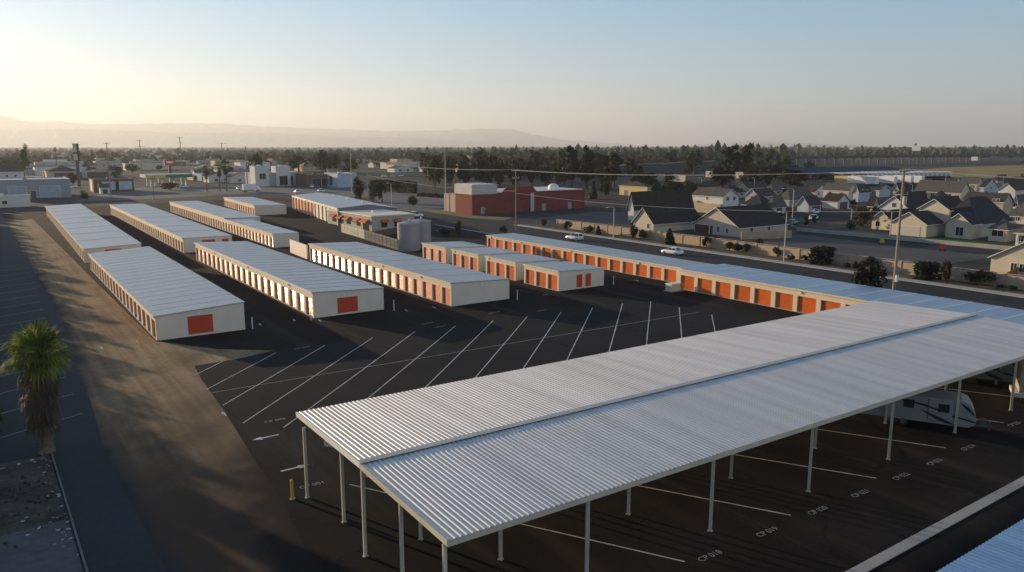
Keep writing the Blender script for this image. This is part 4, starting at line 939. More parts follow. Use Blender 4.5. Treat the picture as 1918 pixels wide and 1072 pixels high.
house('house', 'tan stucco house with a pointed gable beyond the red building', 'house', (1212, 369), 1160, 1226, 351, 'hip', 'X', 2.2, 'yellow', 'brown', [W2('L', .25), ('L', .75, .05, 2.4, 2.3, GD)])
house('house', 'cream house with a long grey roof behind the white garage gable', 'house', (1588, 376), 1541, 1604, 357.5, 'gable', 'Y', 2.6, 'cream', 'grey', [('L', .3, 1.8, 1.2, 1.1), ('L', .72, 1.6, 1.4, 1.6)])
house('house', 'white house with a dark garage door under a black gabled roof', 'house', (1568, 392), 1539.5, 1590, 378, 'gable', 'Y', 2.4, 'white', 'black', [('R', .52, .05, 4.6, 2.3, GD)])
house('house', 'two storey pale blue house with paired upper windows and dark roof', 'house', (1607, 379), 1597, 1628, 358, 'gable', 'X', 2.4, 'blue', 'dark', [W2('R', .35, 3.6), W2('R', .72, 3.6)])
house('house', 'pale blue gabled house beside the utility pole top, dark roof around it', 'house', (1646, 370), 1640, 1667, 357, 'gable', 'Y', 2.0, 'blue', 'blue', [W2('R', .3, 3.2), W2('R', .75, 3.2)])
house('house', 'blue grey house behind the parked white car', 'house', (1514, 398), 1493, 1537, 384, 'gable', 'X', 2.6, 'blue', 'dark', [('R', .6, .05, 4.2, 2.2, GD)])
house('house', 'white walled house with a low grey hip roof left of the curved street lamp', 'house', (1447, 401), 1436, 1471, 384, 'hip', 'X', 2.8, 'white', 'grey', [('R', .5, .05, 3.0, 2.2, GD)])
house('house', 'dark grey roofed house behind the curved street lamp', 'house', (1478, 388), 1452, 1530, 374, 'hip', 'X', 3.2, 'grey', 'grey', [W2('R', .4)])
house('warehouse', 'flat roofed yellow warehouse lit by the sun beyond the houses', 'warehouse', (1607, 348), 1562, 1641, 332.5, 'flat', 'X', 0, 'yellow', 'grey', [('R', .3, .05, 4, 4, 'roller_door'), ('R', .7, .05, 4, 4, 'roller_door')])
house('brick_block', 'small orange block with a pale top left of the truck yard', 'building', (1521, 333), 1513, 1531, 320, 'flat', 'X', 0, 'orange', 'white', [W2('L', .5, 3.0)])
house('house', 'white house with a lit gable, attic window and black roof left of the utility pole', 'house', (1700, 410), 1646, 1746, 391, 'gable', 'X', 3.4, 'white', 'black', [('L', .5, 3.2, 1.2, 1.3), ('R', .7, 1.2, 1.3, 1.2)])
house('house', 'cream porch house with a pale yellow garage door at the foot of the utility pole', 'house', (1668, 432), 1632, 1729, 413, 'gable', 'X', 2.2, 'cream', 'black', [('L', .28, .05, 2.5, 2.2, GD, mat('pale_yellow_door', (0.62, 0.55, 0.30), .6)), ('L', .68, .9, 1.2, 1.2), ('R', .4, .05, 3.6, 2.3, 'porch')])
house('house', 'big cream house with three stepped gables and a wide dark blue roof', 'house', (1828, 446), 1752, 1893, 419, 'hip', 'X', 5.6, 'cream', 'blue', [], extra=[(-9.2, 7.2, 9.1, 8.6, 3.1, 'gable', 2.6, 'X', None, [('L', 4.2, .05, 5.2, 2.3, GD, GAR)]), (-4.5, -.6, 4.4, 5.6, 3.6, 'gable', 2.2, 'X', None, [('L', 2.4, .7, 1.7, 2.0)]), (-1.0, 6.2, .95, 7.4, 6.2, 'gable', 2.4, 'X', None, [])])
house('house', 'long tan two storey house with twin windows and a dark roof', 'house', (1877, 404), 1803, 1894, 378.5, 'gable', 'Y', 2.4, 'tan', 'dark', [('L', .22, 3.6, 1.0, 1.5), ('L', .15, 3.6, 1.0, 1.5), ('L', .55, 3.8, .6, .8)])
house('house', 'tan house with a broad grey roof beyond the blue gables at right', 'house', (1828, 362), 1797, 1840, 344.5, 'gable', 'Y', 2.8, 'tan', 'grey', [('L', .2, 2.0, 1.0, 1.6), ('L', .3, 2.0, 1.0, 1.6)])
house('house', 'steep pale blue gabled house between two tan houses at right', 'house', (1842, 366), 1834, 1868, 351, 'gable', 'Y', 3.2, 'blue', 'blue', [W2('R', .5, 2.4)])
house('house', 'cream house with a very long grey roof right of the utility pole', 'house', (1798, 375), 1713, 1816, 361, 'gable', 'Y', 4.2, 'cream', 'grey', [('L', .25, .4, 2.0, 1.8), ('L', .6, .4, 1.4, 1.8)])
house('house', 'small grey gabled house attached to the long grey roof', 'house', (1804, 374), 1799, 1824, 361, 'gable', 'Y', 2.2, 'grey', 'black', [W2('R', .5)])
house('house', 'cream house with a wide grey hip roof cut by the right picture edge', 'house', (1925, 421), 1885, 1962, 404.5, 'hip', 'X', 3.4, 'cream', 'grey', [('L', .5, .9, 1.2, 1.3), ('L', .7, .9, 1.2, 1.3)])
house('house', 'small cream house with a brown grey roof beside the big three gabled house', 'house', (1884, 454), 1850, 1902, 430, 'hip', 'Y', 1.8, 'cream', 'grey', [('L', .5, 1.2, 2.4, 1.6)])
house('house', 'white house at the right picture edge beside the small cream house', 'house', (1940, 464), 1901, 1995, 437, 'hip', 'X', 2.0, 'white', 'grey', [('L', .35, .05, 4.0, 2.3, GD), ('L', .75, 1.0, 1.2, 1.4)])
house('house', 'dark roofed house behind the tan two storey house at far right', 'house', (1900, 372), 1868, 1940, 357, 'gable', 'X', 2.8, 'pale', 'dark', [W2('L', .5)])
house('house', 'white house with black roof at the right end of the far row', 'house', (1880, 352), 1876, 1925, 342, 'gable', 'X', 2.6, 'pale', 'dark', [W2('R', .5)])
house('house', 'dark roofed house between the pink gable and the white garages', 'house', (1427, 399), 1390, 1450, 385, 'hip', 'X', 3.4, 'grey', 'blue', [W2('R', .5)])
house('house', 'dark blue roofed house in front of the tan two storey house', 'house', (1760, 398), 1750, 1800, 386, 'hip', 'X', 2.6, 'bluegrey', 'blue', [W2('R', .4)])
g0 = G(1853.5, 514)
house('house', 'near cream house with a broad gable and twin windows at the right edge', 'house', Vector((g0.x, g0.y - 19.0, 0)), 0, 0, 0, 'gable', 'X', 5.6, 'cream', 'black', [('L', .74, 1.05, .9, 1.3), ('L', .81, 1.05, .9, 1.3), ('L', .60, .05, 1.1, 2.1, DR)], ly=19.0, lx=14, h=3.0)

FH = 'tightly packed dark roofed houses of the estate'
for i, (pc, xl, xr, ye, ax, wl_, rf_) in enumerate([((1420, 379), 1396, 1452, 369, 'X', 'grey', 'dark'), ((1446, 367), 1428, 1482, 358, 'X', 'tan', 'grey'), ((1524, 371), 1504, 1552, 362, 'Y', 'pale', 'dark'), ((1552, 360), 1538, 1572, 352, 'X', 'tan', 'dark'), ((1703, 386), 1694, 1735, 377, 'X', 'bluegrey', 'black'), ((1750, 384), 1742, 1778, 375, 'Y', 'grey', 'dark'), ((1906, 393), 1896, 1940, 383, 'X', 'pale', 'grey'), ((1868, 344), 1860, 1888, 337, 'X', 'tan', 'dark'), ((1788, 351), 1780, 1800, 344, 'Y', 'white', 'dark'), ((1746, 353), 1736, 1772, 346, 'X', 'tan', 'black'), ((1683, 364), 1672, 1702, 356, 'X', 'grey', 'black'), ((1690, 375), 1676, 1712, 367, 'Y', 'blue', 'blue'), ((1634, 398), 1624, 1646, 388, 'Y', 'grey', 'black'), ((1366, 372), 1340, 1398, 362, 'X', 'grey', 'black'), ((1400, 362), 1378, 1440, 353, 'X', 'tan', 'dark'), ((1322, 360), 1300, 1350, 352, 'X', 'grey', 'dark')]):
    house('estate_house', 'low dark roofed house packed in between the larger houses of the estate', 'house', pc, xl, xr, ye, ('gable', 'hip')[i % 2], ax, 2.6, wl_, rf_, [W2('R', .3), W2('R', .7), W2('L', .5)], group=FH)
TG = {0: ('low pale flat roofed building in the hazy town beyond the yard', 'low flat buildings of the town'), 1: ('small gabled house in the hazy town beyond the yard', 'small gabled houses of the town')}
rt = random.Random(21); placed = []
while len(placed) < 112:
    px = rt.choice((rt.uniform(150, 800), rt.uniform(150, 800), rt.uniform(800, 1190), rt.uniform(0, 150))); py = rt.uniform(294, 344) if px < 480 else rt.uniform(293, 324)
    if any(abs(px - a) < 17 + (b - 290) * .3 and abs(py - b) < 2.6 for a, b in placed) or any(a < px < c and b < py < d for a, b, c, d in [(160, 333, 255, 365), (265, 300, 365, 345), (470, 308, 680, 352), (84, 308, 155, 340), (0, 334, 140, 380), (130, 320, 220, 340)]): continue
    placed.append((px, py)); k = rt.random() < .55; w_, d_ = (rt.uniform(10, 18), rt.uniform(8, 14)) if k else (rt.uniform(18, 42), rt.uniform(12, 22))
    house('town_house' if k else 'town_building', *((TG[1][0], 'house') if k else (TG[0][0], 'building')), G(px, py), 0, 0, 0, 'gable' if k else 'flat', rt.choice('XY'), 2.4, rt.choice(('pale', 'tan', 'cream', 'grey', 'white', 'bluegrey', 'brown')), rt.choice(('grey', 'tan', 'brown', 'dark')) if k else rt.choice(('white', 'grey', 'tan')), [('R', .3, .8, 2, 1.6), ('R', .7, .8, 2, 1.6)], group=TG[int(k)][1], ly=d_, lx=w_, h=rt.uniform(3, 3.6) if k else rt.uniform(3.5, 6))
# red building with the grey tower
g = G(884.5, 403); t = thing('red_building', 'large dark red building with a grey banded corner tower and a white roof dome', 'building', g, 0)
RED, TAU, GRB = WM('red'), mat('tan_stucco_block', (0.40, 0.31, 0.25), .85, var=.05), mat('grey_cream_band', (0.46, 0.43, 0.40), .8, var=.05)
lt = solve(g, 0, 1, 853); wt = solve(g, 1, 0, 930); ht = Zat(g, 347); hb = Zat(g, 365)
m = MB(); m.box(0, wt, 0, lt, 0, hb); m.box(-.15, wt + .15, -.15, lt + .15, hb + .002, ht, 1); m.build('corner_tower', [RED, GRB], t)
m = MB(); m.box(.3, wt - .3, .3, lt - .3, ht + .003, ht + .15); m.build('roof', RM('white'), t)
m = MB(); m.box(1.0, wt, lt + .003, lt + 9, 0, hb * .92); m.build('side_wing', TAU, t)
lw = solve(g, 1, 0, 1097) - wt; hw = Zat(g + Vector((wt, 0, 0)), 362)
m = MB(); m.box(wt + .003, wt + lw, .6, lt + 12, 0, hw); m.build('main_wing', RED, t)
m = MB(); m.box(wt + .3, wt + lw - .3, 1.0, lt + 11.6, hw + .003, hw + .12); m.build('roof', RM('white'), t)
u = solve(g, 1, 0, 965); v = solve(g, 1, 0, 998); hg = Zat(g + Vector((v, 0, 0)), 349)
m = MB(); m.hexa([(u - 6, .3, hw - 2), (v + 4, .3, hw - 2), (v + 4, 1.2, hw - 2), (u - 6, 1.2, hw - 2), (u - 3, .3, hg), (v, .3, hg), (v, 1.2, hg), (u - 3, 1.2, hg)]); m.build('raised_front', RED, t)
m = MB(); m.box(v - .7, v + .7, .2, .597, 0, hw - .4); m.build('pilaster', GRB, t)
m = MB(); m.box(wt + 1, wt + lw, .45, .598, hw - .55, hw - .15); m.build('cornice', mat('dark_red_cornice', (0.16, 0.04, 0.035), .8), t)
xd = solve(g, 1, 0, 1057); m = MB(); prof = [(1.9, 0), (1.9, .7), (1.7, 1.3), (1.1, 1.8), (.2, 2.0)]
m.tube([(xd, lt * .6, hw + .1 + z) for _, z in prof], [q for q, _ in prof], 20); m.build('roof_dome', mat('white_dome', (0.72, 0.70, 0.66), .5), t)
for (x_, z_, w_, h_) in ((3.2, .05, 1.4, 2.4), (wt * .5, 1.4, .5, .7), (lw * .5, .05, 1.6, 2.3), (lw * .8, .05, 1.6, 2.3)):
    b = MB(); b.box(x_, x_ + w_, -.06, -.004, z_, z_ + h_) if x_ < wt else b.box(x_ + wt, x_ + wt + w_, .54, .597, z_, z_ + h_); b.build('door', mat('grey_service_door', (0.3, 0.27, 0.25), .6), t)

# shops and sheds on the left and in the middle
house('warehouse', 'long grey warehouse with a white roof and blue grey roller doors at far left', 'warehouse', (-10, 374), 0, 134, 340, 'flat', 'X', 0, 'bluegrey', 'white', [('R', .72, .05, 7.5, 5.0, 'roller_door', mat('blue_grey_roller', (0.28, 0.34, 0.40), .5)), ('R', .30, .05, 6.5, 5.0, 'roller_door', mat('blue_grey_roller', (0.28, 0.34, 0.40), .5)), ('R', .5, .05, 2, 3.0, DR)], ly=26)
house('trailer_office', 'long pale grey site trailer at the far left edge', 'trailer', (-40, 391), 0, 58, 371, 'flat', 'X', 0, 'pale', 'white', [('R', .5, 1.2, 1.5, 1.2)], ly=4)
house('supermarket', 'long tan building with a brown roof beyond the warehouse', 'building', (92, 336), 0, 150, 322, 'hip', 'X', 3.5, 'tan', 'brown', [('R', .4, .1, 8, 4, 'shop_front')], ly=30)
house('shop_block', 'dark blue roofed shop block right of the tan building', 'building', (154, 334), 0, 216, 322, 'flat', 'X', 0, 'grey', 'blue', [('R', .5, .1, 14, 4, 'shop_front')], ly=25)
house('house', 'dark roofed pale house at the far left behind the warehouse', 'house', (-8, 338), 0, 46, 322, 'gable', 'X', 4.5, 'pale', 'dark', [W2('R', .4, 2), W2('R', .7, 2)], ly=14)
house('greenhouse', 'low greenish shed beyond the tan field', 'shed', (84, 311), 0, 126, 304, 'gable', 'X', 2.5, 'bluegrey', 'white', [('R', .5, .1, 6, 3, 'shed_door')], ly=20)
house('restaurant', 'small dark brown restaurant with a painted-in sunlit end and sky tinted windows', 'restaurant', (176, 361), 166, 252, 338, 'flat', 'X', 0, 'brown', 'white', [('R', .42, 1.2, 7, 3.6, 'window', mat('sky_tinted_window', (0.30, 0.45, 0.55), .15, spec=.8)), ('R', .74, 1.2, 7, 3.6, 'window', mat('sky_tinted_window', (0.30, 0.45, 0.55), .15, spec=.8)), ('L', .5, .5, 5, 5, 'painted_sunlit_end', mat('amber_sunlight_paint', (0.6, 0.35, 0.2), .7))], ly=14)  # amber end panel paints in sunlight, blue window colour paints in sky reflection
house('garden_shed', 'small white gabled shed in front of the brown restaurant', 'shed', (189, 364), 186, 206, 352, 'gable', 'X', 1.6, 'white', 'grey', [('R', .5, .1, 2, 2, DR)], ly=5)
house('shopping_centre', 'long low grey shopping centre roof behind the thin poles', 'building', (276, 311), 0, 356, 303, 'flat', 'X', 0, 'grey', 'grey', [('R', .3, .1, 18, 4, 'shop_front'), ('R', .7, .1, 18, 4, 'shop_front')], ly=50)
house('store', 'modern white and grey store with square blocks and dark windows', 'store', (481, 350), 462, 556, 326, 'flat', 'X', 0, 'grey', 'white', [('R', .62, .4, 5, 5, 'window'), ('R', .85, .4, 3, 5, 'window')], extra=[(-.8, -.8, 7.5, 9, 10.5, 'flat', 0, 'X', 'white', [('R', 4, 4, 3.4, 3)]), (10.5, -.9, 8, 8, 10.2, 'flat', 0, 'X', 'white', [('R', 4, .5, 4.5, 5)])], ly=20)
house('restaurant', 'dark restaurant with a large pale blue wall at its right end', 'restaurant', (577, 351), 570, 632, 329, 'flat', 'X', 0, 'brown', 'tan', [('R', .3, .5, 5, 4, 'window'), ('R', .62, .5, 5, 4, 'window'), ('R', .85, .5, 3.5, 5.5, 'panel', mat('ochre_panel', (0.35, 0.26, 0.14), .7))], ly=18)
house('store', 'pale blue box store joined to the dark restaurant', 'store', (633, 352), 628, 669, 327, 'flat', 'X', 0, 'blue', 'white', [('L', .5, 1, 4, 5, 'panel', mat('navy_panel', (0.03, 0.04, 0.10), .6))], ly=18)
house('house', 'brown roofed house behind the dark restaurant', 'house', (566, 322), 560, 602, 314, 'hip', 'X', 4, 'tan', 'tan', [W2('R', .5, 2)], ly=20)
house('house', 'tan roofed house left of the thin white light pole', 'house', (625, 324), 620, 655, 316, 'hip', 'X', 4, 'tan', 'brown', [W2('R', .5, 2)], ly=20)
house('pump_shop', 'tan shop with a white sign band beside the petrol station canopy', 'shop', (362, 338), 0, 390, 330, 'flat', 'X', 0, 'tan', 'white', [('R', .5, .2, 8, 3, 'shop_front')], ly=16)
house('house', 'pale roofed house among the dark trees beyond the red building', 'house', (885, 309), 870, 930, 300, 'gable', 'X', 5, 'tan', 'tan', [W2('R', .5, 2)], ly=22)
house('shop_block', 'white low building beyond the car park hedge', 'building', (745, 318), 735, 800, 311, 'flat', 'X', 0, 'white', 'blue', [('R', .5, .2, 12, 3, 'shop_front')], ly=22)

# petrol station canopy: green and yellow fascia on columns
g = G(274, 351); t = thing('canopy', 'petrol station canopy with a green and yellow fascia on white columns', 'petrol canopy', g, 0)
lc = solve(g, 1, 0, 362); zc = Zat(g, 328)
m = MB(); m.box(0, lc, 0, 16, zc - 1.6, zc); m.build('roof', RM('white'), t)
m = MB(); m.box(-.1, lc * .42, -.12, -.004, zc - 1.7, zc + .1); m.build('yellow_fascia', mat('fascia_yellow', (0.50, 0.46, 0.16), .5), t)
m = MB(); m.box(lc * .421, lc + .1, -.12, -.004, zc - 1.7, zc + .1); m.build('green_fascia', mat('fascia_green', (0.03, 0.16, 0.10), .5), t)
for i in range(4):
    for yy in (3, 13):
        m = MB(); m.box(3 + i * (lc - 6) / 3 - .35, 3 + i * (lc - 6) / 3 + .35, yy - .35, yy + .35, 0, zc - 1.602); m.build('column', TRIM, t)
for i in range(3):
    m = MB(); x = 6 + i * (lc - 12) / 2; m.box(x - .5, x + .5, 7, 8.2, .15, 2.2); m.box(x - 1.2, x + 1.2, 6, 9.2, 0, .148, 1); m.build('fuel_pump', [WBOX, CONC], t)
# tall stacked sign on the left
g = G(149, 350); t = thing('pole_sign', 'tall dark pylon sign with two stacked cream panels', 'sign', g, rad(-62)); zt = Zat(g, 269); s = zt / 80.0
m = MB(); m.box(-1.0, -.4, -.3, .3, 0, zt * .62); m.box(.4, 1.0, -.3, .3, 0, zt * .62); m.build('pole', STEELD, t)
for z0, z1, w_ in ((.60, .775, 1.9), (.785, 1.0, 1.7)):
    m = MB(); m.box(-w_, w_, -.6, .6, zt * z0, zt * z1, 0); m.box(-w_ + .2, w_ - .2, -.66, -.602, zt * z0 + .3, zt * z1 - .3, 1); m.box(-w_ - .06, -w_ - .002, -.5, .5, zt * z0 + .3, zt * z1 - .3, 1)
    m.build('sign_panel', [mat('sign_case_dark', (0.05, 0.045, 0.04), .6), mat('sign_cream', (0.62, 0.54, 0.36), .5)], t)
g = G(320, 338); t = thing('pole_sign', 'red square sign on a dark post above the petrol station', 'sign', g, 0); zt = Zat(g, 299)
m = MB(); m.box(-.8, .8, -.3, .3, 0, zt * .72); m.build('pole', STEELD, t); m = MB(); m.box(-3.2, 3.2, -.5, .5, zt * .722, zt); m.box(-2.0, 2.0, -.56, -.503, zt * .82, zt * .92, 1); m.build('sign_panel', [mat('sign_red', (0.42, 0.03, 0.035), .5), WBOX], t)
for px, by, ty, wd, lb, c in [(1714, 303, 273, 13, 'big white billboard rising above the far overpass', 'white'), (1468, 300, 277, 6, 'small white square sign above the trees left of the overpass', 'white'), (1593, 300, 276, 6, 'small white square sign above the middle of the overpass', 'white'), (1150, 300, 282, 7, 'white lit sign board among the trees beyond the red building', 'white'), (1824, 312, 294, 9, 'small white sign board at the right end of the overpass', 'white'), (658, 378, 325, 0, '', '')]:
    if not wd: continue
    g = G(px, by); t = thing('billboard', lb, 'billboard', g, rad(-80)); zt = Zat(g, ty); w_ = wd * g.length / F / 2
    m = MB(); m.box(-w_ * .12, w_ * .12, -.4, .4, 0, zt - w_ * 1.3); m.build('pole', STEELD, t); m = MB(); m.box(-w_, w_, -.5, .5, zt - w_ * 1.3, zt); m.build('sign_panel', mat('billboard_white', (0.8, 0.78, 0.74), .5, var=.03), t)

# overpass, sound wall, hedge, block wall, truck yard
a, b = G(1455, 312), G(1835, 304)
zt = Zat(a, 293); t = thing('overpass', 'long dark motorway overpass on many columns along the right horizon', 'bridge', a, math.atan2(b.y - a.y, b.x - a.x)); LB = (b - a).length
m = MB(); m.box(-60, LB + 120, -6, 6, zt - 2.6, zt - .9); m.build('deck', mat('bridge_concrete', (0.06, 0.06, 0.058), .9, var=.1, scale=.05), t)
for yy in (-6, 5.7): m = MB(); m.box(-60, LB + 120, yy, yy + .3, zt - .898, zt); m.build('parapet', mat('bridge_concrete', (0.10, 0.10, 0.095), .9), t)
for i in range(26):
    m = MB(); x = i * LB / 25
    m.tube([(x, 0, 0), (x, 0, zt - 4.0)], .9, 8); m.hexa([(x - .6, -1, zt - 4.0), (x + .6, -1, zt - 4.0), (x + .6, 1, zt - 4.0), (x - .6, 1, zt - 4.0), (x - .6, -5, zt - 2.605), (x + .6, -5, zt - 2.605), (x + .6, 5, zt - 2.605), (x - .6, 5, zt - 2.605)])
    m.build('column', mat('bridge_column', (0.16, 0.15, 0.13), .9), t)
SW = mat('sound_wall_tan', (0.50, 0.43, 0.33), .9, var=.06, scale=.2)
a, b = G(1160, 329), G(1470, 314); a2 = Zat(a, 311); b2 = Zat(b, 294.5); d_ = (b - a).normalized(); n_ = Vector((-d_.y, d_.x, 0)); mb = MB(); rr = random.Random(3)
for i in range(61):
    u = i / 60; p = a.lerp(b, u) - d_ * 40 * (1 - u); h_ = a2 + (b2 - a2) * u; fz = .15 if i in (0,) else 1
    for w_, z_ in ((-16, 0), (-9, .5), (-3, 1), (9, 1), (22, 0)): q = p + n_ * w_; mb.v.append((q.x, q.y, -.1 + z_ * h_ * fz * rr.uniform(.96, 1.04)))
for i in range(60):
    for j in range(4): k = i * 5 + j; mb.f.append((k, k + 5, k + 6, k + 1)); mb.m.append(0)
struct('embankment_terrain', mb, mat('dark_brush', (0.035, 0.034, 0.026), .95, var=.4, scale=.15, var2=.3, scale2=1.2), 'dark brushy motorway embankment')
panel_wall('side_wall', 'low tan wall on the bare lot right of the big pink gable', 'wall', G(1388, 449), G(1482, 446), 1.8, mat('tan_block_wall', (0.40, 0.30, 0.20), .92), .2)
panel_wall('sound_wall', 'left stretch of pale sound wall in front of the dark embankment', 'wall', G(1284, 341), G(1284, 341) + Vector((0, solve(G(1284, 341), 0, 1, 1196), 0)), Zat(G(1284, 341), 328), SW, .6, None, 'pale motorway sound walls')
panel_wall('sound_wall', 'right stretch of pale sound wall beside the two tall eucalyptus', 'wall', G(1396, 335), G(1396, 335) + Vector((0, solve(G(1396, 335), 0, 1, 1322), 0)), Zat(G(1396, 335), 323), SW, .6, None, 'pale motorway sound walls')
def hedge(label, p, q, h, w, lf, seed):
    p, q = G(*p), G(*q); L = (q - p).length; r = random.Random(seed); mb = MB()
    for i in range(int(L * h * 5)): leafquad(mb, Vector((r.uniform(0, L), r.uniform(-w / 2, w / 2), h * r.random() ** .6)), .55, r)
    mb.box(.3, L - .3, -w / 2 + .4, w / 2 - .4, 0, h - .4)
    o = mb.build('hedge', lf); o.location = p; o.rotation_euler = (0, 0, math.atan2(q.y - p.y, q.x - p.x)); return tag(o, label, 'hedge')
hedge('long dark clipped hedge left of the red building car park', (697, 358), (779, 363), 5.6, 3, LEAFD, 2)
hedge('low green hedge strip before the red building', (782, 368), (846, 372), 1.6, 2, LEAFG, 3)
BLK = mat('tan_block_wall', (0.40, 0.30, 0.20), .92, var=.10, scale=.4, spec=.15, var2=.06, scale2=5)
y = 165.5; k = 0
t = thing('block_wall', 'long tan block wall with lit and shaded bays along the street', 'wall', (130.4, -40, 0), rad(90))
for i in range(41):
    m = MB(); m.box(i * 5.0, i * 5.0 + 4.6, -.1, .1, 0, 1.95); m.build('panel', BLK, t)
    m = MB(); m.box(i * 5.0 + 4.602, i * 5.0 + 4.998, -.2, .2, 0, 2.1); m.build('pilaster', BLK, t)
m = MB(); m.box(0, 204.6, -.14, .14, 2.102, 2.16); m.build('coping', mat('wall_cap', (0.45, 0.36, 0.26), .9), t)
rail_fence('construction_fence', 'orange brown wooden fence beside the near cream gable', (131.6, 54), (150, 58), 1.8, mat('orange_fence_wood', (0.36, 0.15, 0.06), .9, var=.2), .3, .27)
p = panel_wall('retaining_wall', 'long pale concrete wall crossing in front of the cream houses', 'wall', G(1492, 433), G(1910, 471), 0.9, CONC, .5)
# truck yard: solar roof, parked trailers
a, b = G(1543, 337), G(1722, 333); t = thing('solar_canopy', 'long dark blue solar canopy behind the parked trailers', 'solar canopy', a, math.atan2(b.y - a.y, b.x - a.x)); LB = (b - a).length; zs = Zat(a, 323)
m = MB(); m.hexa([(-12, 0, zs - 2), (LB + 10, 0, zs - 2), (LB + 10, 40, zs + 1.8), (-12, 40, zs + 1.8), (-12, 0, zs - 1.7), (LB + 10, 0, zs - 1.7), (LB + 10, 40, zs + 2.1), (-12, 40, zs + 2.1)]); m.build('roof', mat('solar_blue', (0.02, 0.03, 0.06), .9, spec=.08, var=.15, scale=.3), t)
for i in range(8): m = MB(); m.box(i * LB / 7 - .3, i * LB / 7 + .3, 8, 8.6, 0, zs - 1.3); m.build('post', STEELP, t)
TRG = 'white box trailers parked in the truck yard'
def trailer(x, y, L, rz, label):
    t = thing('box_trailer', label, 'trailer', (x, y, 0), rz, TRG)
    m = MB(); m.box(0, L, -1.3, 1.3, 1.2, 4.2); m.build('body', mat('trailer_white', (0.72, 0.70, 0.67), .4, var=.05), t)
    m = MB(); m.box(.3, L - .3, -.5, .5, .95, 1.198); m.build('chassis', STEELD, t)
    for xx in (1.5, 2.8):
        for yy in (-1.15, .85): w_ = MB(); w_.tube([(xx, yy, .5), (xx, yy + .3, .5)], .5, 10); w_.build('wheel', BLACK, t)
    return t
g = G(1578, 336); pr = trailer(g.x, g.y, 13, rad(90), 'white box trailer in the long parked row under the solar canopy')
for i in range(1, 26):
    g = G(1566 + i * 8.6, 336 - i * .12); dup(pr, (g.x, g.y, 0), rad(90))
for i, px in enumerate((1642, 1677, 1708, 1728)):
    g = G(px, 350 - .8 * i); o = dup(pr, (g.x, g.y, 0), rad(90), 1.25, ['first sunlit white trailer right of the yellow warehouse', 'second sunlit white trailer right of the yellow warehouse', 'third sunlit white trailer, left of the long grey roof', 'fourth sunlit white trailer, over the end of the long grey roof'][i], 'sunlit trailers before the houses')

# fields, yards and streets of the middle ground
flat('dry_field', [(1670, 322), (1775, 314), (2050, 306), (2050, 345), (1900, 336), (1760, 332)], DRYG, .05, 'dry yellow field')
flat('tan_field', [(40, 337), (60, 316), (150, 313), (155, 334)], mat('tan_field_soil', (0.36, 0.25, 0.14), .95, var=.1, scale=.05), .05, 'bare tan field')
flat('back_road', [(-60, 404), (120, 391), (300, 380), (500, 370), (800, 366), (800, 355), (500, 358), (260, 366), (-60, 384)], ROADM, .012, 'dark road behind the yard')
flat('station_yard', [(140, 378), (200, 362), (260, 352), (470, 348), (700, 352), (700, 366), (480, 362), (300, 372)], mat('pale_asphalt', (0.085, 0.085, 0.088), .9, var=.15, scale=.06), .02, 'grey asphalt yard of the petrol station')
flat('shop_yard', [(455, 346), (560, 344), (780, 356), (790, 372), (560, 368), (440, 358)], mat('pale_asphalt', (0.085, 0.085, 0.088)), .024, 'grey asphalt in front of the shops')
flat('car_park', [(700, 372), (790, 363), (850, 372), (852, 386), (800, 396), (740, 398)], mat('pale_asphalt', (0.085, 0.085, 0.088)), .028, 'grey car park left of the red building')
flat('yellow_verge', [(790, 395), (850, 392), (884, 404), (960, 408), (945, 413), (880, 409)], mat('verge_grass', (0.15, 0.14, 0.05), .95, var=.2, scale=.3), .03, 'yellow green verge before the red building')
flat('front_lot', [(1000, 409), (1110, 398), (1180, 398), (1186, 424), (1100, 420), (1010, 410)], PLAIN, .03, 'bare grey lot right of the red building')
flat('building_pad', [(1395, 458), (1470, 440), (1660, 446), (1900, 478), (1760, 496), (1600, 480)], PLAIN, .02, 'graded bare lot behind the block wall')
flat('side_road', [(1480, 428), (1560, 436), (1900, 474), (1900, 482), (1740, 468), (1500, 440)], ROADM, .03, 'dark side road')
flat('house_lawn', [(1690, 444), (1760, 442), (1905, 460), (1905, 466), (1760, 453)], LAWN, .04, 'green lawn strip before the cream houses')
flat('house_street', [(1462, 404), (1600, 396), (1625, 401), (1600, 410), (1500, 420), (1470, 424)], ROADM, .03, 'dark street between the houses')
flat('house_yard', [(1500, 424), (1600, 414), (1630, 424), (1560, 431)], BARK, .034, 'brown bare front yard')
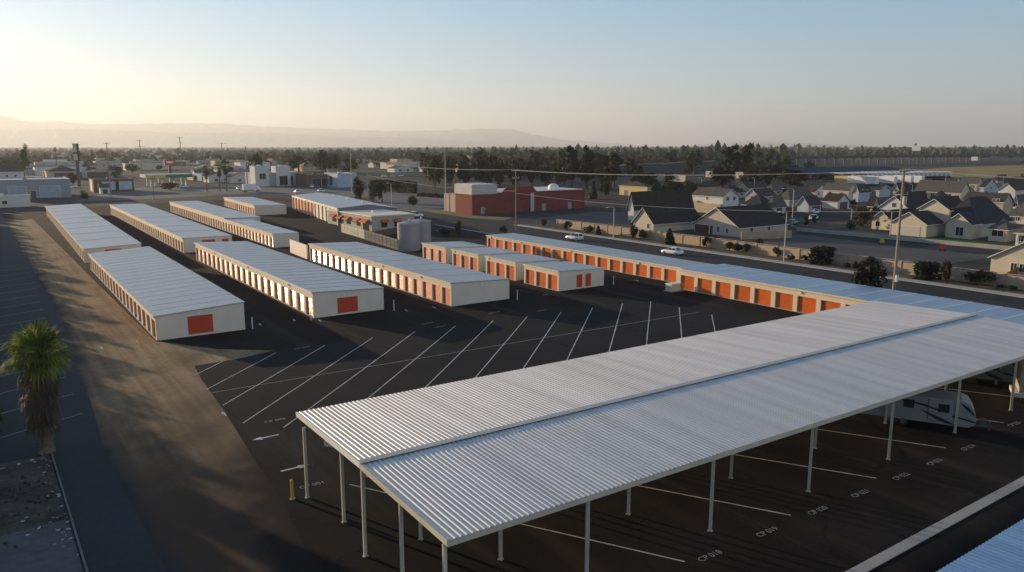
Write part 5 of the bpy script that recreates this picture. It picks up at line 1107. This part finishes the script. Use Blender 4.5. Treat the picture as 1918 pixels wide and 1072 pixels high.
# ------------------------------------------------------------------ vehicles
def wheel(t, x, y, r_=.33, w_=.22):
    m = MB(); m.tube([(x, y - w_ / 2, r_), (x, y + w_ / 2, r_)], r_, 18); o = m.build('wheel', BLACK, t)
    q = MB(); s = 1 if y > 0 else -1; q.tube([(x, y + s * (w_ / 2 + .002), r_), (x, y + s * (w_ / 2 + .03), r_)], r_ * .62, 12); q.build('rim', CHROME, o)
def shell(name, secs, m, parent, smooth=True):
    """body lofted from cross sections: (x, half width bottom, half width top, z bottom, z top)"""
    mb = MB(); n = 8
    for (x, wb, wt, zb, zt) in secs:
        zm = zb + (zt - zb) * .55
        for (yy, zz) in ((-wb * .92, zb), (-wb, zb + (zt - zb) * .25), (-(wb * .5 + wt * .5) * 1.02, zm), (-wt * .9, zt), (wt * .9, zt), ((wb * .5 + wt * .5) * 1.02, zm), (wb, zb + (zt - zb) * .25), (wb * .92, zb)): mb.v.append((x, yy, zz))
    for i in range(len(secs) - 1):
        for k in range(n): a, b = i * n + k, i * n + (k + 1) % n; mb.f.append((a, b, b + n, a + n)); mb.m.append(0)
    mb.f.append(tuple(range(n))[::-1]); mb.m.append(0); e = (len(secs) - 1) * n; mb.f.append(tuple(e + k for k in range(n))); mb.m.append(0)
    o = mb.build(name, m, parent, smooth); return o
def car(label, p, rz, kind='sedan', paint=None, cat='car', group=None):
    t = thing('parked_car' if group else 'car', label, cat, (p.x, p.y, .02), rz, group); pm = paint or WHITEP
    if kind == 'sedan':
        L, body = 4.7, [(-2.35, .70, .70, .35, .80), (-2.2, .86, .82, .25, .95), (-1.2, .90, .86, .22, 1.0), (1.0, .90, .86, .22, .98), (2.0, .86, .78, .25, .82), (2.35, .66, .62, .38, .66)]
        cab = [(-1.75, .76, .62, .96, 1.0), (-1.05, .80, .60, .96, 1.40), (.2, .80, .60, .96, 1.43), (1.15, .78, .66, .94, .99)]
    else:
        L, body = 4.5, [(-2.2, .76, .74, .40, 1.0), (-2.05, .90, .86, .28, 1.08), (0, .92, .88, .26, 1.06), (1.1, .92, .86, .26, 1.04), (2.0, .88, .80, .3, .92), (2.25, .7, .66, .42, .75)]
        cab = [(-2.12, .80, .70, 1.03, 1.1), (-1.75, .82, .68, 1.04, 1.62), (.1, .84, .70, 1.04, 1.66), (1.15, .80, .68, 1.0, 1.06)]
    b = shell('body', body, pm, t)
    c = shell('windows', cab, GLASS, t)
    x0, x1 = cab[1][0], cab[2][0]; zr = cab[1][4]
    m = MB(); m.hexa([(x0 - .05, -.60, zr - .02), (x1 + .15, -.60, zr + .0), (x1 + .15, .60, zr), (x0 - .05, .60, zr - .02), (x0, -.54, zr + .05), (x1 + .05, -.54, zr + .06), (x1 + .05, .54, zr + .06), (x0, .54, zr + .05)])
    for s in (-1, 1):
        m.bar((x1 + .1, s * .62, zr), (cab[3][0], s * .76, .98), .07, .07); m.bar((x0, s * .62, zr), (cab[0][0], s * .74, .98), .12, .07); m.bar(((x0 + x1) / 2, s * .64, zr), ((x0 + x1) / 2, s * .83, .98), .08, .06)
    m.build('roof', pm, t)
    for x in (-1.4, 1.4):
        for y in (-.82, .82): wheel(t, x, y)
    for s in (-1, 1):
        h = MB(); h.box(L / 2 - .22, L / 2 - .08, s * .62 - .14, s * .62 + .14, .62, .76); h.build('headlight', WBOX, t)
        h = MB(); h.box(-L / 2 + .02, -L / 2 + .12, s * .64 - .14, s * .64 + .14, .72, .86); h.build('taillight', mat('tail_red', (0.4, 0.02, 0.02), .3), t)
    return t
def at(px, py): return G(px, py)
BLUEP = mat('pale_blue_paint', (0.42, 0.50, 0.60), .25, .0, .02, coat=.5); TEALP = mat('teal_paint', (0.05, 0.14, 0.16), .25, .1, .02, coat=.5)
car('white compact car driving behind the orange row, farther of the two on the street', at(1076, 450), rad(97), 'suv')
car('white sedan driving on the street, nearer of the two', at(1259, 477), rad(96), 'sedan')
car('pale blue white estate car parked before the blue grey houses', at(1524, 412), rad(20), 'suv', WHITEP)
car('dark teal car parked under the curved street lamp', at(1484, 421), rad(15), 'sedan', TEALP)
car('white saloon parked close to the house behind the estate car', at(1528, 400), rad(40), 'sedan', WHITEP)
CG = 'small white cars on the yards behind the storage rows'
pc = car('small white car far off in the yards behind the storage rows', at(452, 356), rad(10), 'suv', WHITEP, 'car', CG)
for px, py, a in [(462, 355, 20), (584, 352, 80), (604, 360, 15), (136, 352, 0), (300, 349, 60), (344, 352, 10), (556, 362, 90), (720, 332, 20), (736, 332, 25), (752, 331, 20)]:
    g = at(px, py); dup(pc, (g.x, g.y, .03), rad(a))
# pickup in front of the office
t = thing('pickup_truck', 'white pickup truck parked beyond the office roof', 'pickup truck', at(776, 408) + Vector((0, 0, .02)), rad(-20))
shell('body', [(-2.7, .85, .85, .5, 1.05), (-2.6, .92, .9, .4, 1.1), (1.3, .94, .9, .4, 1.12), (2.5, .9, .84, .42, 1.02), (2.75, .75, .7, .5, .85)], WHITEP, t)
shell('cab', [(-.9, .84, .72, 1.08, 1.14), (-.75, .84, .72, 1.08, 1.8), (.5, .84, .72, 1.08, 1.82), (1.35, .82, .72, 1.06, 1.12)], GLASS, t)
m = MB(); m.box(-.8, .6, -.7, .7, 1.81, 1.9); m.build('roof', WHITEP, t)
m = MB(); m.box(-2.55, -1.0, -.75, .75, 1.105, 1.13); m.build('bed', BLACK, t)
for x in (-1.7, 1.75):
    for y in (-.84, .84): wheel(t, x, y, .38)
# semi trailers seen on the left road
t = thing('box_truck', 'white lorry waiting on the back road near the white store', 'truck', at(470, 360), rad(5))
m = MB(); m.box(-4, 2.2, -1.25, 1.25, 1.1, 3.9); m.build('body', mat('trailer_white', (0.72, 0.70, 0.67)), t); shell('cab', [(2.4, 1.1, 1.0, .6, 2.8), (3.6, 1.1, 1.0, .6, 2.9), (4.3, 1.05, .9, .6, 1.8)], WHITEP, t)
for x in (-2.8, 3.2):
    for y in (-1.05, 1.05): wheel(t, x, y, .48, .3)
# portable red machine and yellow machine on the bare lot
t = thing('site_lift', 'small red machine standing on the bare lot', 'machine', at(1765, 470), rad(20)); t.scale = (.62,) * 3; m = MB(); m.box(-.9, .9, -.7, .7, .5, 1.5); m.build('body', mat('machine_red', (0.5, 0.05, 0.04), .5), t); m = MB(); m.box(-.5, .5, -.6, .6, 1.502, 2.3); m.build('hood', mat('machine_red', (0.5, 0.05, 0.04)), t)
for x in (-.7, .7):
    for y in (-.7, .7): wheel(t, x, y, .32)
t = thing('site_roller', 'small yellow machine on the bare lot left of the utility pole', 'machine', at(1652, 458), rad(10)); t.scale = (.6,) * 3; m = MB(); m.box(-1, .6, -.6, .6, .5, 1.4); m.box(-.9, .1, -.5, .5, 1.402, 2.1); m.build('body', YELLOW, t); m = MB(); m.tube([(1.1, -.6, .5), (1.1, .6, .5)], .5, 14); m.build('drum', STEELD, t)
for y in (-.6, .6): wheel(t, -.7, y, .45)

# travel trailers under the carport
RVW = mat('trailer_gelcoat', (0.30, 0.305, 0.315), .3, .0, .02, spec=.5); RVD = mat('trailer_graphics', (0.015, 0.018, 0.03), .4); RVG = mat('trailer_grey_band', (0.25, 0.27, 0.30), .4)
def travel_trailer(label, nose, rz, body=None, L=8.2):
    t = thing('travel_trailer', label, 'travel trailer', nose, rz); W = 1.22; m = MB()
    P = [(-L, .5), (-.45, .5), (-.06, .8), (.0, 1.15), (-.14, 1.75), (-.5, 2.3), (-1.0, 2.5), (-L, 2.52)]
    n = len(P)
    for s in (-1, 1): m.poly([(x, s * W, z) for x, z in (P if s < 0 else P[::-1])])
    for i in range(n): a, b = P[i], P[(i + 1) % n]; m.poly([(a[0], -W, a[1]), (a[0], W, a[1]), (b[0], W, b[1]), (b[0], -W, b[1])])
    m.build('body', body or RVW, t)
    for s in (-1, 1):
        y0, y1 = (s * W + s * .003, s * W + s * .02)
        def strip(pts, mt, nm):
            q = MB(); q.poly([(x, y1, z) for x, z in (pts if s < 0 else pts[::-1])]); q.build(nm, mt, t)
        strip([(-3.9, 1.55), (-2.2, .95), (-1.4, .60), (-1.9, .58), (-2.6, .80)], RVD, 'graphic_stripe')
        strip([(-1.2, 2.4), (-.6, 2.1), (-.2, 1.62), (-.1, 1.38), (-.35, 1.6), (-.8, 1.95)], RVD, 'graphic_stripe')
        strip([(-1.6, 1.3), (-.6, 1.15), (-.05, 1.02), (-.08, .92), (-.7, 1.02), (-1.6, 1.18)], RVD, 'graphic_stripe')
        strip([(-5.4, 2.15), (-3.6, 1.95), (-2.0, 1.5), (-2.0, 1.4), (-3.7, 1.8), (-5.4, 2.05)], RVD, 'graphic_stripe')
        strip([(-L + .1, 1.15), (-4.4, 1.0), (-4.4, .9), (-L + .1, 1.0)], RVG, 'graphic_stripe')
        for (x, z, w_, h_) in ((-2.2, 1.45, .75, .65), (-4.6, 1.5, .75, .65), (-6.6, 1.5, 1.0, .6)):
            q = MB(); q.box(x - w_ / 2, x + w_ / 2, min(y0, s * W + s * .035), max(y0, s * W + s * .035), z, z + h_); q.build('window', GLASS, t)
        q = MB(); q.box(-3.28, -3.22, min(y0, s * W + s * .04), max(y0, s * W + s * .04), .7, 2.35); q.build('awning_arm', STEELD, t)
        for x in (-4.9, -5.8): wheel(t, x, s * (W - .15), .36, .24)
    q = MB(); q.bar((-.2, -.5, .5), (1.1, 0, .5), .1, .12); q.bar((-.2, .5, .5), (1.1, 0, .5), .1, .12); q.box(.35, .75, -.25, .25, .57, .95); q.bar((1.0, 0, .08), (1.0, 0, .8), .08, .08); q.build('tow_hitch', STEELD, t)
    return t
g = G(1825, 792, .6); dirs = math.atan2(-8.7, 4.8)
travel_trailer('white travel trailer with dark swooping stripes parked under the carport', (g.x, g.y, .02), dirs)
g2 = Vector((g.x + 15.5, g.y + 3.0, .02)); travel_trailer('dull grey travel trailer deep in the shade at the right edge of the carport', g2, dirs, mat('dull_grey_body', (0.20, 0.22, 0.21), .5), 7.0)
t = thing('camper_truck', 'pale yellow camper box cut off at the right picture edge under the carport', 'camper', G(2024, 764), dirs)
m = MB(); m.box(-4.6, 0, -1.2, 1.2, 1.0, 3.3); m.build('body', mat('camper_cream', (0.36, 0.31, 0.21), .6), t); m = MB(); m.box(-5, .4, -1.3, 1.3, .6, .95); m.build('skirt', mat('camper_white', (0.6, 0.6, 0.55), .5), t)
for x in (-4, -1):
    for y in (-1.1, 1.1): wheel(t, x, y, .4)
q = MB(); q.box(-2.4, -1.0, -1.24, -1.203, 1.7, 2.6); q.box(.003, .03, -.8, .8, 1.8, 2.7); q.build('window', GLASS, t)

# ------------------------------------------------------------------ bollards, guard posts, boxes
def bollard(label, px, by, ty, m, r_=.085, group=None, g=None, h=None):
    g = g or G(px, by); t = thing('bollard', label, 'bollard', g, 0, group); h = h or Zat(g, ty)
    b = MB(); b.tube([(0, 0, 0), (0, 0, h - .08), (0, 0, h)], [r_, r_, r_ * .55], 14); b.build('pipe', m, t)
    b = MB(); b.tube([(0, 0, 0), (0, 0, .05)], r_ * 1.8, 14); b.build('footing', CONC, t)
bollard('yellow steel bollard standing left of the carport corner post', 548, 935, 898, YELLOW, .10)
bollard('thin yellow post beside the shaggy fan palm', 103, 802, 770, YELLOW, .07)
bollard('yellow post beside the small cream box at the long orange row', 1279, 545, 531, YELLOW, .12)
for px, by, ty, lb in [(473, 616, 594, 'white guard post at the corner of the nearest storage row'), (738, 582, 562, 'white guard post beside the end with the square red door'), (969, 562, 543, 'white guard post beside the blank grey end wall'), (1149, 533, 517, 'white guard post beside the end with two narrow red doors'), (583, 600, 582, 'white guard post before the glaring pale doors')]:
    bollard(lb, px, by, ty, WBOX, .06, 'white guard posts at the building corners')
g = G(1268, 546); t = thing('utility_box', 'low cream utility box beside the long orange row', 'utility box', (g.x - 1.2, g.y, 0)); m = MB(); m.box(0, 1.9, 0, 1.2, 0.1, 1.1); m.build('cabinet', CREAM, t); m = MB(); m.box(-.08, 1.98, -.08, 1.28, 1.102, 1.2); m.build('lid', TRIMW, t); m = MB(); m.box(-.2, 2.1, -.2, 1.4, 0, .098); m.build('plinth', CONC, t)

# ------------------------------------------------------------------ poles, lamps and wires
WOOD = mat('pole_wood', (0.27, 0.22, 0.18), .95, var=.2, scale=1.5); GPOLE = mat('galvanised_pole', (0.40, 0.39, 0.38), .5, .3)
WG2 = 'overhead wires'
def upole(label, px, by, ty, arms=(), r_=.2, m=None, cat='utility pole', box=False):
    g = G(px, by); h = Zat(g, ty); t = thing('utility_pole', label, cat, g, 0)
    b = MB(); b.tube([(0, 0, 0), (0, 0, h)], [r_, r_ * .65], 10); b.build('pole', m or WOOD, t)
    for z, w_, a in arms:
        b = MB(); c, q = math.cos(a), math.sin(a); b.bar((-w_ / 2 * c, -w_ / 2 * q, h - z), (w_ / 2 * c, w_ / 2 * q, h - z), .14, .16); o = b.build('crossarm', WOOD, t)
        for u in (-.46, -.16, .16, .46): k = MB(); k.tube([(u * w_ * c, u * w_ * q, h - z + .08), (u * w_ * c, u * w_ * q, h - z + .35)], .06, 6); k.build('insulator', GPOLE, o)
    if box: b = MB(); b.tube([(0, -.45, h - 5.2), (0, -.45, h - 4.0)], .3, 10); b.build('transformer', GPOLE, t); b = MB(); b.box(-.3, .3, -.45, -.18, 1.3, 2.3); b.build('meter_box', WBOX, t)
    return g, h
gA, hA = upole('tall weathered wooden utility pole at the street beyond the blue roof', 1674, 543, 317, ((0.35, 2.6, 0.0),), .24, box=True)
gB, hB = upole('wooden utility pole before the red building wing', 966, 431, 318, ((0.3, 2.6, 0.0), (2.2, 2.2, 0.0)), .22)
gC, hC = upole('utility pole beyond the three street trees', 690, 383, 300, ((0.3, 2.4, .3),), .2)
upole('tall thin transmission pole left of centre on the skyline', 342, 335, 256, ((.6, 5, .2), (4, 4, .2)), .35)
upole('tall thin pole with a single arm on the left skyline', 267, 335, 262, ((.6, 4, .2), (4.5, 6, .2)), .35)
upole('tee shaped pole on the skyline behind the shaggy palms', 419, 330, 268, ((.4, 8, .2),), .35)
upole('thin dark pole at the skyline beside the white lorry', 464, 352, 274, ((1, 3, .2),), .3)
upole('dark pole behind the far storage row at the left', 209, 376, 267, ((.5, 2.2, .2),), .22)
upole('bare pole between the store and the broad trees', 384, 335, 275, (), .3)
def wire(label, a, b, sag):
    mb = MB(); a, b = Vector(a), Vector(b); mb.tube([a.lerp(b, i / 14) - Vector((0, 0, sag * 4 * (i / 14) * (1 - i / 14))) for i in range(15)], .035, 5)
    tag(mb.build('overhead_wire', mat('wire_alu', (0.30, 0.29, 0.28), .6), None), label, 'wire', WG2)
for i, (dx, dz, lb) in enumerate([(-1.1, .15, 'uppermost left overhead wire between the two wooden utility poles'), (-.4, .15, 'second overhead wire between the two wooden utility poles'), (1.1, .15, 'third overhead wire between the two wooden utility poles'), (0, -6.0, 'thick lower cable between the two wooden utility poles')]):
    wire(lb, (gB.x + dx, gB.y, hB + dz - (.3 if i < 3 else 0)), (gA.x + dx, gA.y, hA + dz - .3), 1.0 if i < 3 else 1.4)
for dx, dz, lb in ((-.9, 0, 'left overhead wire running from the red building pole to the yard pole'), (.9, 0, 'right overhead wire running from the red building pole to the yard pole'), (0, -5.5, 'low cable running from the red building pole to the yard pole')):
    wire(lb, (gC.x + dx, gC.y, hC + dz), (gB.x + dx, gB.y, hB + dz), 1.2)
for dx, dz, lb in ((-1, 0, 'left overhead wire leaving the near utility pole toward the right edge'), (1, 0, 'right overhead wire leaving the near utility pole toward the right edge')):
    wire(lb, (gA.x + dx, gA.y, hA + dz), (gA.x + dx, gA.y - 75, hA + dz), 1.2)
def lamp(label, px, by, ty, arm=None, az=0, m=None, twin=False):
    g = G(px, by); h = Zat(g, ty); t = thing('street_lamp', label, 'street lamp', g, az)
    b = MB(); b.tube([(0, 0, 0), (0, 0, h * .96)], [.13, .085], 10); b.build('pole', m or GPOLE, t)
    L = arm or 1.6; b = MB(); b.tube([(0, 0, h * .95), (L * .1, 0, h * .985), (L * .4, 0, h), (L, 0, h)], [.075, .07, .06, .05], 8); b.build('arm', m or GPOLE, t)
    b = MB(); b.hexa([(L - .1, -.16, h - .09), (L + .6, -.12, h - .06), (L + .6, .12, h - .06), (L - .1, .16, h - .09), (L - .1, -.12, h + .06), (L + .6, -.06, h + .04), (L + .6, .06, h + .04), (L - .1, .12, h + .06)]); b.build('lamp_head', WBOX, t)
    b = MB(); b.box(-.25, .25, -.25, .25, 0, .18); b.build('base', CONC, t)
lamp('grey street lamp on the planting strip between the white cars', 1149, 445, 388, 2.0, rad(180))
lamp('grey street lamp near the wide dark square bush', 1468, 492, 396, 2.0, rad(180))
lamp('curved arm street lamp over the parked teal car', 1483, 424, 353, 3.2, rad(160))
lamp('thin street lamp behind the red building corner', 835, 396, 285, 1.2, rad(180))
lamp('slim lamp pole between the storage office and the street trees', 734, 397, 343, 1.0, rad(180))
lamp('white lamp pole above the pale blue store', 659, 362, 278, 1.4, rad(180))
lamp('dark lamp pole in the petrol station yard', 289, 376, 328, 1.2, rad(90), STEELD)
lamp('slim pole in front of the utility pole by the cream porch', 1667, 443, 395, 1.2, rad(170))
lamp('slim lamp among the cream houses left of the porch house', 1593, 427, 390, 1.2, rad(180))
lamp('slim lamp before the long grey roof right of the utility pole', 1707, 376, 345, 1.4, rad(180))
lamp('slim lamp on the far street below the yellow field', 1771, 342, 326, 1.4, rad(180))
lamp('far lamp before the two eucalyptus', 1412, 362, 333, 1.2, rad(180))
lamp('far lamp beside the dark spreading trees', 1313, 356, 333, 1.2, rad(180))

# rubble and litter in the lower left corner
mb = MB(); r = random.Random(5)
for i in range(150):
    x, y = r.uniform(-16, 3.0), r.choice((r.uniform(47, 61), r.gauss(60.6, .5), r.gauss(49, .6))); s = r.uniform(.03, .14)
    if i % 3 == 0: x = 3.0 - abs(r.gauss(.2, .4)); y = r.uniform(44, 62)
    p = [Vector((x + r.uniform(-s, s) * 1.5, y + r.uniform(-s, s), .02 + r.uniform(0, s))) for _ in range(7)]
    bm = bmesh.new(); vs = [bm.verts.new(q) for q in p]; bmesh.ops.convex_hull(bm, input=vs); bm.verts.index_update()
    mb.mesh([v.co for v in bm.verts], [[v.index for v in f.verts] for f in bm.faces], i % 2); bm.free()
o = mb.build('rubble', [mat('pale_rubble', (0.42, 0.42, 0.40), .9, var=.2), mat('grey_rubble', (0.16, 0.15, 0.14), .9, var=.2)]); o['kind'] = 'stuff'; o['label'] = 'scattered pale rubble by the kerb'
mb = MB()
for i in range(700):
    x, y = r.uniform(-18, 2.8), r.gauss(54, 3); leafquad(mb, Vector((x, y, .06)), r.uniform(.08, .2), r)
o = mb.build('weeds', LEAFY); o['kind'] = 'stuff'; o['label'] = 'patchy dry weeds on the rubble strip'
